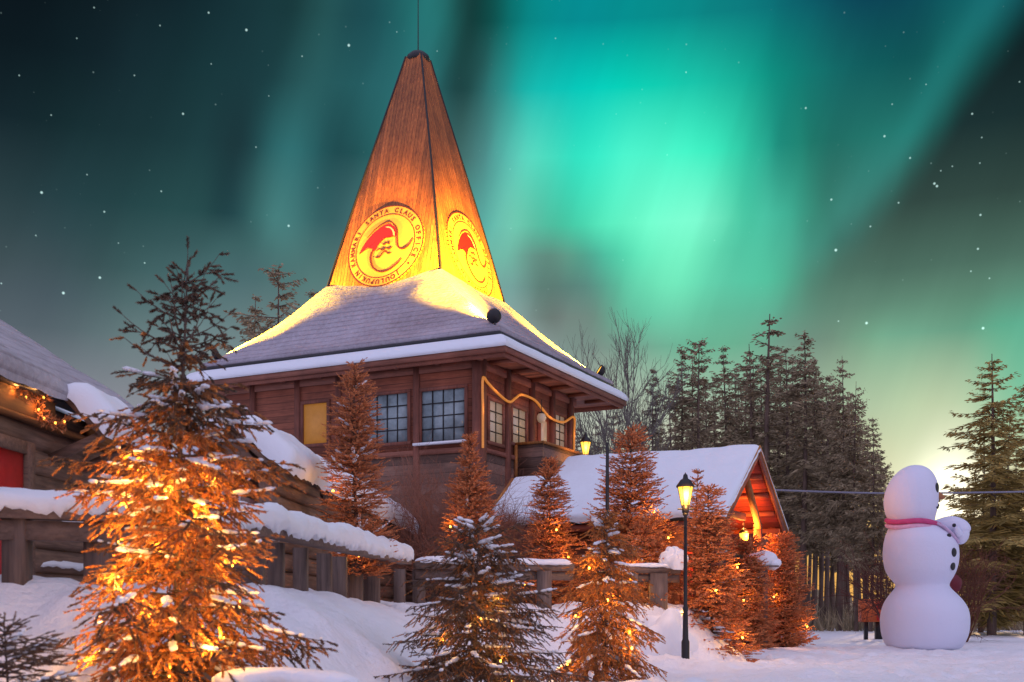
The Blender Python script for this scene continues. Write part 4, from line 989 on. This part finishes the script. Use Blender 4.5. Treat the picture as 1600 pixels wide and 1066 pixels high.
def spruce(label, x, y, top, base, rad, seed, mat='needle_near', whorl=.17, nb=6, K=30, nl=.022, nw=.0055, sl=.15, ss=.05, droop=.45, sparse_above=2.0,
           tint=(.35, .9), snow=.3, shape=.8, lean=0.0, grp='young spruces planted along the bank', name='spruce_tree', tintfun=None, trunk=.032, low=.04, hang=.35, snow_s=1.0, l2=.32, fill=1.0, irregular=False):
    rs = np.random.RandomState(seed); H = top - base
    t_ = thing(name, label, 'tree', (x, y, base), 0, grp)
    tw_ = MB(); fo = MB(); sn = MB(); ns = 0
    def ax(t): return np.array([lean * t + .02 * H * math.sin(3.1 * t + seed) * t, .015 * H * math.sin(2.3 * t + seed * 2) * t, t * H])
    tw_.tube([ax(t) for t in np.linspace(-.12, 1, 14)], [trunk * (1 - .93 * max(t, 0)) + .002 for t in np.linspace(-.12, 1, 14)], 8)
    SP, SD, SLn, ST = [], [], [], []
    def put(pos, d, ln):
        d = d / (np.linalg.norm(d, axis=1)[:, None] + 1e-9)
        SP.append(pos); SD.append(d); SLn.append(ln)
        tt_ = np.clip(pos[:, 2] / H, 0, 1)
        ST.append(np.array([(tintfun(p, t, rs) if tintfun else rs.uniform(*tint)) for p, t in zip(pos, tt_)]))
    z = low * H
    while z < H * .985:
        t = z / H; L0 = rad * (1 - t) ** shape + .05 * rad
        k = max(3, int(nb * (1 if t < .8 else .75))); a0 = rs.rand() * 6.28
        sparse = t > sparse_above
        for j in range(k):
            az_ = a0 + j * 6.283 / k + rs.uniform(-.35, .35); L = L0 * (rs.uniform(.4, 1.25) if irregular else rs.uniform(.55, 1.12))
            up = rs.uniform(.25, .7) if sparse else rs.uniform(.32, .75) - droop * (1.2 - t) * rs.uniform(.6, 1.5)
            if t > .85: up = rs.uniform(.5, 1.0)
            dr = np.array([math.cos(az_), math.sin(az_), 0]); p0 = ax(min(1, t + rs.uniform(-.015, .015)))
            n = max(5, int(L / .06)); s = np.linspace(0, 1, n)
            sag = (-.42 if not sparse else .15) * droop
            B = p0 + dr * (L * s)[:, None] * math.cos(up * .7) + np.array([0, 0, 1]) * (L * (math.sin(up * .7) * s + sag * s ** 2 + .14 * s ** 3))[:, None]
            B += np.array([-dr[1], dr[0], 0]) * (L * .08 * np.sin(s * 3 + az_))[:, None]
            tw_.tube(B, np.linspace(.009 if L > .4 else .006, .002, n) * (1 if sl < .2 else 1.3), 4, cap=False)
            tan = np.gradient(B, axis=0); tan /= np.linalg.norm(tan, axis=1)[:, None]
            def sample(q): return np.stack([np.interp(q, s, B[:, i]) for i in range(3)], 1), np.stack([np.interp(q, s, tan[:, i]) for i in range(3)], 1)
            # fingers straight off the bough
            nf = max(4, int(L / ss * (.55 if sparse else 1) * fill)); q = np.linspace(.10, .98, nf) + rs.uniform(-.01, .01, nf)
            pos, tn = sample(q); alt = np.where(np.arange(nf) % 2 == 0, 1, -1)
            sd_ = np.stack([-tn[:, 1], tn[:, 0], 0 * tn[:, 0]], 1) * alt[:, None]
            ang = rs.uniform(.55, 1.05, nf); ang[-1] = .05
            put(pos, tn * np.cos(ang)[:, None] + sd_ * np.sin(ang)[:, None] + np.array([0, 0, 1]) * (rs.uniform(-1.1, .1, nf) * hang)[:, None],
                sl * rs.uniform(.6, 1.15, nf) * (1.1 - .4 * q) * min(1, .5 + L / .6) * (.75 if sparse else 1))
            # side boughs with fingers of their own
            if l2 and L > .2 and not (sparse and rs.rand() < .5):
                n2 = max(2, int(L / (ss * 2.6)))
                for i2 in range(n2):
                    q2 = rs.uniform(.12, .8); pp, tt2 = sample(np.array([q2])); pp = pp[0]; tt2 = tt2[0]; sgn = 1 if i2 % 2 else -1
                    sv_ = np.array([-tt2[1], tt2[0], 0]) * sgn; a2 = rs.uniform(.5, .95)
                    d2 = tt2 * math.cos(a2) + sv_ * math.sin(a2) + np.array([0, 0, 1]) * rs.uniform(-.9, .05) * hang; d2 /= np.linalg.norm(d2)
                    Lb = L * l2 * (1.2 - q2) * rs.uniform(.7, 1.2) + sl * .5
                    mq = np.linspace(0, 1, 4); Bp = pp + d2 * (Lb * mq)[:, None] + np.array([0, 0, -1]) * (Lb * .18 * mq ** 2)[:, None]
                    tw_.tube(Bp, np.linspace(.005, .0015, 4), 3, cap=False)
                    m2 = max(3, int(Lb / (ss * .9))); r2 = np.linspace(.12, 1, m2); al2 = np.where(np.arange(m2) % 2 == 0, 1, -1)
                    nn = np.cross(d2, [0, 0, 1.]); nn /= np.linalg.norm(nn) + 1e-9; a3 = rs.uniform(.5, 1.0, m2); a3[-1] = 0
                    P2 = pp + d2 * (Lb * r2)[:, None] + np.array([0, 0, -1]) * (Lb * .18 * r2 ** 2)[:, None]
                    D2 = d2 * np.cos(a3)[:, None] + nn * (np.sin(a3) * al2)[:, None] + np.array([0, 0, 1]) * (rs.uniform(-1, .1, m2) * hang)[:, None]
                    put(P2, D2, sl * rs.uniform(.45, .95, m2) * (.7 if sparse else 1))
            if snow and not sparse and rs.rand() < snow and L > .16:
                q0 = rs.uniform(.25, .6); nsn = rs.randint(5, 11)
                for kk in range(nsn):
                    q = min(.99, q0 + kk * rs.uniform(.035, .07) / max(L, .3) * .8); c_, t3_ = sample(np.array([q])); c = c_[0]; Mx = Vector(t3_[0]).to_track_quat('X', 'Z').to_matrix()
                    w_ = rs.uniform(.009, .024) * snow_s * (1 - .5 * kk / nsn)
                    sn.blob(c + np.array([rs.randn() * .006, rs.randn() * .006, .010 * snow_s]), (w_ * rs.uniform(1.2, 2.2), w_, w_ * rs.uniform(.5, .8)), int(rs.rand() * 1e6), 9, 6, .2, Mx); ns += 1
        z += whorl * rs.uniform(.6, 1.25) * (1 - .25 * t)
    tw_.build('trunk', M['bark_warm'] if mat != 'needle_near' else M['bark'], t_, smooth=True)
    needles(fo, np.vstack(SP), np.vstack(SD), np.concatenate(SLn), np.concatenate(ST), K, nl, nw, rs)
    fo.build('foliage', M[mat], t_)
    if ns: sn.build('snow_load', M['snow'], t_, smooth=True)['kind'] = 'stuff'
    return t_
def string_lights(label, tree_xyz, spots, watts, glow_every=1, size=.016, grp='strings of warm lights in the spruces'):
    o = Vector(tree_xyz); s = thing('string_lights', label, 'string lights', o, 0, grp)
    P = np.array([list(Vector(p) - o) for p in spots])
    m = MB(); m.tube(P if len(P) < 3 else catmull(P, 5), .004, 4, cap=False); m.build('wire', M['dark'], s)
    for i, p in enumerate(P):
        m = MB(); m.blob(p, (size, size, size * 1.25), i, 8, 6, 0); m.build('bulb', M['bulb'], s, smooth=True)
        if i % glow_every == 0: lamp('bulb_glow', Vector(p) + Vector((0, -.05 - size, .02)), watts, (1, .47, .08), s, .02)
    return s
def around(x, y, z0, z1, r0, r1, n, seed, front=True):
    rs = np.random.RandomState(seed); out = []
    for i in range(n):
        t = (i + .5) / n; a = i * 2.1 + rs.uniform(-.4, .4)
        if front: a = -math.pi / 2 + 1.25 * math.sin(i * 1.9 + seed)
        r = r0 + (r1 - r0) * t; out.append((x + r * math.cos(a), y + r * math.sin(a), z0 + (z1 - z0) * t))
    return out
# big half-bare spruce on the left
T1Y = 8.1; T1X = on(281, T1Y); T1B = gz(T1X, T1Y) - .05; T1T = at(0, 416, T1Y).z
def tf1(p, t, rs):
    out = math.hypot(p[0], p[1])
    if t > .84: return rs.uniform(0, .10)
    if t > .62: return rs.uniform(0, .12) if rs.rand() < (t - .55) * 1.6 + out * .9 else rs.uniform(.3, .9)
    return rs.uniform(.02, .25) if (out > .68 and rs.rand() < .75) else rs.uniform(.4, 1)  # inner shoots carry the bulbs' orange in their tint, outer ones stay dark
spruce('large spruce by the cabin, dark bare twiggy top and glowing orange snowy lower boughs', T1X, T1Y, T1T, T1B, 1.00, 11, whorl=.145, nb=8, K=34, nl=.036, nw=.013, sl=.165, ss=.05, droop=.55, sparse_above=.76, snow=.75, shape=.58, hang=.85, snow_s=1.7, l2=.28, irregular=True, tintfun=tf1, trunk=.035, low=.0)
string_lights('warm lights wound through the large half-bare spruce', (T1X, T1Y, T1B), around(T1X, T1Y, T1B + .25, T1B + 1.75, .62, .30, 18, 3), 6.0, 1, .006)
# grey-brown central spruce
T2Y = 11.2; T2X = on(745, T2Y); T2B = gz(T2X, T2Y) - .05; T2T = at(0, 808, T2Y).z
def tf2(p, t, rs): return rs.uniform(.0, .12) if rs.rand() < .86 - t * .35 else rs.uniform(.3, .8)
spruce('grey-brown spruce with long snowy drooping fingers in the middle foreground', T2X, T2Y, T2T, T2B, 1.15, 23, whorl=.12, nb=8, K=28, nl=.026, nw=.010, sl=.165, ss=.048, droop=.55, snow=.8, shape=.62, tintfun=tf2, trunk=.03, low=.02, hang=1.0, snow_s=1.5, l2=.28, fill=1.2, irregular=True)
string_lights('a few lights on the grey-brown central spruce', (T2X, T2Y, T2B), around(T2X, T2Y, T2B + .3, T2B + 1.3, .5, .2, 5, 7), 2.5, 1, .012)
# drooping rusty spruce right of it
T3Y = 16.2; T3X = on(944, T3Y); T3B = at(0, 1062, T3Y).z; T3T = at(0, 800, T3Y).z
spruce('rusty drooping spruce standing on flat snow left of the street lamp', T3X, T3Y, T3T, T3B, .95, 31, whorl=.13, nb=8, K=22, nl=.04, nw=.015, sl=.18, ss=.055, droop=.75, snow=.4, shape=.55, tint=(.45, 1), trunk=.035, low=.04, hang=.95, snow_s=2.0, irregular=True)
string_lights('lights glowing low in the rusty drooping spruce', (T3X, T3Y, T3B), around(T3X, T3Y, T3B + .12, T3B + 1.7, .6, .3, 7, 5), 5, 1, .017)
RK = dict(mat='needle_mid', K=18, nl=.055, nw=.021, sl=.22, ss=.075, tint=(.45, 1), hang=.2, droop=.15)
def rusty(label, px, Y, topy, hw_, seed, base=None, lights=0, watts=6, **k):
    kk = dict(RK); kk.update(k); x = on(px, Y); b = gz(x, Y) - .05 if base is None else base
    spruce(label, x, Y, at(0, topy, Y).z, b, hw_ / FPX * Y * 1.12, seed, **kk)
    if lights: string_lights('lights in the ' + label, (x, Y, b), around(x, Y, b + .25, b + .6 * (at(0, topy, Y).z - b), hw_ / FPX * Y * .95, hw_ / FPX * Y * .6, max(2, int(lights * .7)), seed), watts, 1, .02)
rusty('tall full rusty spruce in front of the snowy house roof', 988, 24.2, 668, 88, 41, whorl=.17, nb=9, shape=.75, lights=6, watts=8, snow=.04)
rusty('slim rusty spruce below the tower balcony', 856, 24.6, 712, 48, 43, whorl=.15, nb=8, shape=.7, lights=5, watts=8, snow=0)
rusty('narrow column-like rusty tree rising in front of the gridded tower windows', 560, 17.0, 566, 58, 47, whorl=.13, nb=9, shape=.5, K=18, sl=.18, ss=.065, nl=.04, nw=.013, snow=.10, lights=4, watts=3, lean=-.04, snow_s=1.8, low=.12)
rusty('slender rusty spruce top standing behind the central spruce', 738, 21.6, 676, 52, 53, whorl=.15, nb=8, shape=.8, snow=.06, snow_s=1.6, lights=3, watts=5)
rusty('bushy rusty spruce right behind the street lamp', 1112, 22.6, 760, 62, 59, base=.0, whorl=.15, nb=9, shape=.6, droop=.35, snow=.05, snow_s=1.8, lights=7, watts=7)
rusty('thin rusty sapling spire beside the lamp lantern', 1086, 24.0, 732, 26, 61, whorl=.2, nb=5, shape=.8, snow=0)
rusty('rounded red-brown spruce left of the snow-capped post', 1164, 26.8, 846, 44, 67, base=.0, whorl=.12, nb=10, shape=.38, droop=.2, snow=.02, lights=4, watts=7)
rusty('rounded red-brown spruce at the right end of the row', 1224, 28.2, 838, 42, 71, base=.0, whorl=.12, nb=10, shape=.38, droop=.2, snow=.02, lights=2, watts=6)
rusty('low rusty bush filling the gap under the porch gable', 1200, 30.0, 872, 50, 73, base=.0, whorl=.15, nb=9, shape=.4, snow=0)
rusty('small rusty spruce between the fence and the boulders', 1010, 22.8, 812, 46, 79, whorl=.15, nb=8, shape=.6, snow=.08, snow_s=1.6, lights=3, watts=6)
# twiggy sapling in the corner
T0Y = 6.2; T0X = on(14, T0Y)
spruce('dark bare-twigged sapling cut by the lower left corner', T0X, T0Y, at(0, 962, T0Y).z, gz(T0X, T0Y) - .1, .56, 83, whorl=.085, nb=7, K=28, nl=.018, nw=.0045, sl=.11, ss=.042, droop=.3, tint=(0, .22), snow=.35, trunk=.014, shape=.5)

# ------------------------------------------------------------------ bare bushes and birches
def branchy(m, p, d, L, r, depth, rs, spread=.55, shrink=.72, kids=3, gravity=0.0):
    p = np.array(p, float); d = np.array(d, float); n = 4
    pts = [p]; dd = d.copy()
    for i in range(n):
        dd = dd + rs.randn(3) * .10 + np.array([0, 0, gravity]); dd /= np.linalg.norm(dd); pts.append(pts[-1] + dd * L / n)
    m.tube(pts, np.linspace(r, r * .62, n + 1), 5 if depth > 1 else 3, cap=False)
    if depth == 0: return
    for k in range(kids):
        q = pts[rs.randint(2, n + 1)] if k else pts[-1]
        e = dd + rs.randn(3) * spread; e /= np.linalg.norm(e)
        branchy(m, q, e, L * shrink * rs.uniform(.75, 1.15), r * .6, depth - 1, rs, spread, shrink, kids, gravity)
def bush(label, x, y, z, h, seed, mat, stems=9, spread=.5, name='bare_bush', depth=3, r=.018):
    rs = np.random.RandomState(seed); b = thing(name, label, 'bush', (x, y, z))
    m = MB()
    for i in range(stems):
        a = rs.rand() * 6.28; d = np.array([math.cos(a) * spread, math.sin(a) * spread, 1]); d /= np.linalg.norm(d)
        branchy(m, (.12 * math.cos(a), .12 * math.sin(a), -.1), d, h * .42, r, depth, rs, .5, .7, 4, .02)
    m.build('branches', mat, b); return b
bx0 = on(690, 25.5); bush('wide bare red-brown bush against the lower tower wall', bx0, 25.5, gz(bx0, 25.5), 3.5, 4, M['twig'], 26, .45, depth=4)
bx1 = on(770, 26.0); bush('bare brown bush under the tower corner beside the annex roof', bx1, 26.0, gz(bx1, 26), 2.9, 5, M['twig'], 18, .4)
bush('dark reddish bare shrub behind the snowman', on(1398, 36), 36, 0, 3.6, 6, plain('dark red twigs', (.10, .028, .018), .8), 14, .35, depth=3, r=.03)
bush('rust-brown bare shrub right of the snowman', on(1502, 36), 36, 0, 3.6, 8, plain('rusty twigs', (.14, .045, .02), .8), 14, .3, depth=3, r=.03)

# ------------------------------------------------------------------ the wood
def conifer_proto(kind, seed):
    """15 m conifer: drooping sprays on whorled limbs; 'pine' keeps a bare stem under a high ragged crown"""
    rs = np.random.RandomState(seed); H = 15.0; tr = MB(); cr = MB()
    cv = rs.uniform(-.25, .25, 2)
    def ax(t): return np.array([cv[0] * math.sin(t * 3), cv[1] * math.sin(t * 2.2), t * H])
    tr.tube([ax(t) for t in np.linspace(-.03, 1, 12)], [.17 * (1 - .92 * max(0, t)) for t in np.linspace(-.03, 1, 12)], 7)
    lo, Rm, sh = {'full': (.10, 3.5, .82), 'spruce': (.30, 2.9, .75), 'mixed': (.44, 2.3, .65), 'pine': (.52, 2.2, .5), 'narrow': (.36, 2.1, .7), 'thin': (.48, 2.0, .6)}[kind]
    lo = lo * rs.uniform(.6, 1.25); t = lo; Q0, Qd, Qn, Qt = [], [], [], []
    while t < .995:
        f = (1 - t) / (1 - lo); L0 = Rm * f ** sh + .12
        if kind in ('pine', 'thin', 'mixed'): L0 *= rs.uniform(.35, 1.2) * (1 if t > lo + .12 else .55)
        k = rs.randint(4, 7) if kind != 'thin' else rs.randint(2, 5)
        for j in range(k):
            a = rs.rand() * 6.283; L = L0 * rs.uniform(.55, 1.15); dr = np.array([math.cos(a), math.sin(a), 0]); pr_ = np.array([-dr[1], dr[0], 0])
            e = rs.uniform(-.35, .15) if kind in ('spruce', 'full', 'narrow', 'mixed') else rs.uniform(-.1, .5)
            if t > .85: e = rs.uniform(.1, .6)
            if rs.rand() < .2: continue
            n = max(3, int(L / .15)); s = (np.arange(n) + .6) / n
            B = ax(t) + dr * (L * s)[:, None] + np.array([0, 0, 1]) * (L * (e * s - .22 * s ** 2 + .26 * s ** 3))[:, None]
            tr.tube(np.vstack([ax(t), B[::2] if n > 4 else B]), np.linspace(.035, .008, len(B[::2] if n > 4 else B) + 1), 3, cap=False)
            w = (L * .38) * (1 - s * .75) + .10
            for q in (-1, 1):
                for rep in range(3):
                    Q0.append(B + rs.randn(n, 3) * .05); d = dr * rs.uniform(.35, .9, n)[:, None] + pr_ * q * rs.uniform(.3, 1, n)[:, None] + np.array([0, 0, 1]) * rs.uniform(-.75, .12, n)[:, None]
                    d /= np.linalg.norm(d, axis=1)[:, None]; Qd.append(d * (w * rs.uniform(.5, 1.1, n))[:, None]); Qn.append(np.full(n, .036) * rs.uniform(.6, 1.5, n)); Qt.append(rs.rand(n))
        t += rs.uniform(.018, .03) * (1.0 if kind not in ('pine', 'thin') else 1.35)
    P = np.vstack(Q0); D = np.vstack(Qd); Wd = np.concatenate(Qn); T = np.concatenate(Qt)
    sd_ = np.cross(D, rs.randn(len(D), 3)); sd_ /= np.linalg.norm(sd_, axis=1)[:, None] + 1e-9
    V = np.stack([P, P + D * .45 + sd_ * Wd[:, None], P + D, P + D * .5 - sd_ * Wd[:, None]], 1).reshape(-1, 3)
    cr.add(V, np.arange(len(V)).reshape(-1, 4), np.repeat(T, 4) + 1e-4)
    return tr, cr
PROTO = {}
def forest_tree(label, kind, var, px, Y, topy, base=0.0, wide=1.0, gold=False, name='conifer_tree', grp='dark conifers at the edge of the wood', rz=None):
    key = (kind, var)
    if key not in PROTO:
        tr, cr = conifer_proto(kind, hash_seed(kind) + var * 17)
        PROTO[key] = (tr.build('trunk', M['bark']), cr.build('crown', M['forest']))
        for o in PROTO[key]: COL.objects.unlink(o)
    x = on(px, Y); zt_ = at(0, topy, Y).z; s = (zt_ - base) / 15.0
    r = thing(name, label, 'tree', (x, Y, base), (px * .37) % 6.28 if rz is None else rz, grp); r.scale = (s * wide, s * wide, s)
    for src in PROTO[key]:
        o = src.copy(); COL.objects.link(o); o.parent = r; o.name = src.name.split('.')[0]
        if gold and o.name.startswith('crown'):
            o.material_slots[0].link = 'OBJECT'; o.material_slots[0].material = M['forest_gold']
    return r
def hash_seed(s): return sum(ord(c) * (i + 3) for i, c in enumerate(s)) % 1000
WOOD = [
 ('short dense spruce just right of the tower eave tip', 'narrow', 0, 1022, 60, 578, 1.0),
 ('feathery conifer above the left part of the house roof', 'thin', 0, 1044, 74, 600, 1.1),
 ('tall thin conifer behind the middle of the house roof', 'mixed', 0, 1062, 62, 545, 1.0),
 ('twin-looking conifer close right of the tall thin one over the roof', 'pine', 0, 1082, 66, 556, 1.0),
 ('round-headed pine above the street lamp', 'pine', 1, 1097, 60, 533, 1.1),
 ('slim dark conifer between the street lamp and the gable peak', 'mixed', 1, 1128, 62, 540, 1.0),
 ('shorter conifer tucked behind the gable peak', 'narrow', 1, 1146, 70, 580, 1.0),
 ('pale see-through pine directly over the gable peak', 'thin', 1, 1165, 66, 538, 1.3),
 ('dark conifer in the shade left of the tallest tree', 'mixed', 2, 1182, 70, 560, 1.1),
 ('tallest feathery tree of the wood with a pointed top', 'thin', 2, 1202, 60, 490, 1.7),
 ('tall pine leaning against the tallest tree from the right', 'pine', 2, 1224, 66, 545, 1.2),
 ('second tallest dark conifer right of the tallest tree', 'mixed', 0, 1250, 60, 520, 1.25),
 ('broad dark spruce below the second tallest conifer', 'spruce', 0, 1272, 64, 560, .8),
 ('ragged pine between the two darkest spruces', 'pine', 0, 1291, 68, 590, 1.1),
 ('dense pointed spruce at the right shoulder of the wood', 'spruce', 1, 1312, 58, 556, .85),
 ('drooping spruce on the right edge of the wood, left of the snowman', 'spruce', 2, 1338, 56, 596, .85),
 ('outermost low-branched spruce whose boughs reach towards the snowman head', 'spruce', 0, 1360, 54, 652, .9),
 ('big golden-green spruce right of the snowman', 'full', 1, 1549, 46, 553, 1.55),
 ('olive spruce cut by the right edge of the picture', 'full', 2, 1606, 48, 590, 1.45),
 ('lower olive spruce leaning in front of the big golden-green one', 'full', 0, 1532, 52, 672, 1.35),
 ('thin olive conifer behind the two big right-hand spruces', 'mixed', 1, 1578, 58, 640, 1.0),
]
for i, (lab, kind, var, px, Y, ty, wd) in enumerate(WOOD):
    forest_tree(lab, kind, var, px, Y, ty, 0.0, wd, gold=px > 1500)
for i, (px, Y, ty) in enumerate(((1008, 82, 700), (1035, 84, 660), (1070, 88, 640), (1088, 80, 655), (1112, 86, 610), (1138, 90, 630), (1158, 84, 620), (1176, 80, 600), (1194, 92, 640), (1214, 86, 610), (1234, 90, 600), (1243, 78, 640), (1262, 88, 620), (1284, 80, 640), (1302, 92, 650), (1322, 84, 660), (1334, 78, 690), (1352, 88, 700), (1371, 82, 730), (1383, 90, 760), (930, 84, 660), (905, 88, 668), (955, 80, 650), (982, 90, 670), (1022, 76, 640), (1054, 78, 610), (1102, 74, 600), (1120, 78, 590), (1150, 76, 585), (1170, 72, 575), (1188, 74, 560), (1207, 76, 560), (1222, 72, 570), (1238, 70, 560), (1256, 74, 565), (1270, 72, 575), (1281, 70, 590), (1296, 74, 600), (1308, 70, 605), (1326, 72, 620), (1344, 70, 650), (1357, 74, 680), (1376, 70, 705))):
    forest_tree('slender dark conifer deep inside the wood behind the front row', ('thin', 'mixed', 'pine', 'narrow')[i % 4], i % 3, px, Y, ty, 0, .9 + .1 * (i % 3), grp='slender conifers deep in the wood')
for i, (px, Y, ty) in enumerate(((1512, 70, 760), (1526, 76, 740), (1556, 72, 700), (1590, 76, 690), (1620, 66, 640))):
    forest_tree('slender olive conifer in the shade behind the right-hand spruces', ('thin', 'mixed', 'narrow')[i % 3], i % 3, px, Y, ty, 0, 1.0, gold=True, grp='slender conifers behind the right-hand spruces')
# pines behind the tower roof on the left
for lab, kind, var, px, Y, ty, wd in (('dark pine crown rising behind the left slope of the tower roof', 'pine', 1, 440, 52, 425, 1.25), ('lower dark pine behind the roof between the bare tree and the taller pine', 'pine', 2, 398, 56, 462, 1.1), ('small dark pine tip just left of the spire foot', 'mixed', 1, 484, 58, 452, 1.0)):
    forest_tree(lab, kind, var, px, Y, ty, 0, wd, grp='pines behind the tower')
# bare birches
for lab, px, Y, ty, seed in (('pale bare birch with fan of fine branches right of the tower eave', 979, 58, 538, 3), ('low bare birch almost behind the tower eave tip', 948, 62, 585, 5)):
    x = on(px, Y); H = at(0, ty, Y).z; b = thing('bare_birch', lab, 'tree', (x, Y, 0)); rs = np.random.RandomState(seed); m = MB(); br = MB()
    m.tube([(0, 0, -.3), (.1, 0, H * .3), (.0, .1, H * .55)], [.16, .12, .09], 7); m.build('trunk', M['birch'], b)
    branchy(br, (.0, .1, H * .55), (0, 0, 1), H * .22, .07, 4, rs, .30, .72, 4, .12)
    for k in range(12):
        z = H * rs.uniform(.32, .6); a = rs.rand() * 6.28; branchy(br, (.08, .04, z), (math.cos(a) * .55, math.sin(a) * .55, .8), H * .16, .05, 3, rs, .32, .72, 4, .12)
    br.build('branches', M['birch'], b)
# undergrowth along the foot of the wood and the far wood that closes the view
rs = np.random.RandomState(77); ug = MB()
for i in range(800):
    px = rs.uniform(990, 1390) if i % 4 else rs.uniform(1495, 1640); Y = rs.uniform(56, 80); x = on(px, Y); h = rs.uniform(.4, 1.9)
    for k in range(5):
        d = np.array([rs.randn() * .35, rs.randn() * .35, 1]) * h * rs.uniform(.5, 1); sd_ = np.array([rs.randn(), rs.randn(), 0]); sd_ /= np.linalg.norm(sd_)
        p = np.array([x + rs.randn() * .3, Y + rs.randn() * .3, 0]); ug.add([p - sd_ * .05, p + sd_ * .05, p + d], [[0, 1, 2]], rs.rand() + 1e-3)
o = ug.build('undergrowth', M['forest']); tag(o, 'dark scrubby undergrowth along the foot of the wood', 'undergrowth', kind='stuff')
fw = MB()
for i in range(900):
    x = rs.uniform(-120, 190); Y = rs.uniform(150, 210); h = rs.uniform(2.0, 4.2); w = h * rs.uniform(.10, .2)
    if 60 < x / Y * 180 < 75: h *= .45
    fw.tube([(x, Y, 0), (x, Y, h)], .15, 4, cap=False, tint=.3)
    for k in range(16):
        z = h * rs.uniform(.25, 1); ww = w * (1.1 - z / h) + .1; a = rs.rand() * 6.28; e = np.array([math.cos(a), math.sin(a), -.25])
        p = np.array([x, Y, z]); fw.add([p + [0, 0, .35], p - [0, 0, .35], p + e * ww * 2.2], [[0, 1, 2]], rs.rand() + 1e-3)
o = fw.build('far_wood', M['forest']); tag(o, 'low line of far-off woodland closing the view beyond the square', 'far wood', kind='stuff')
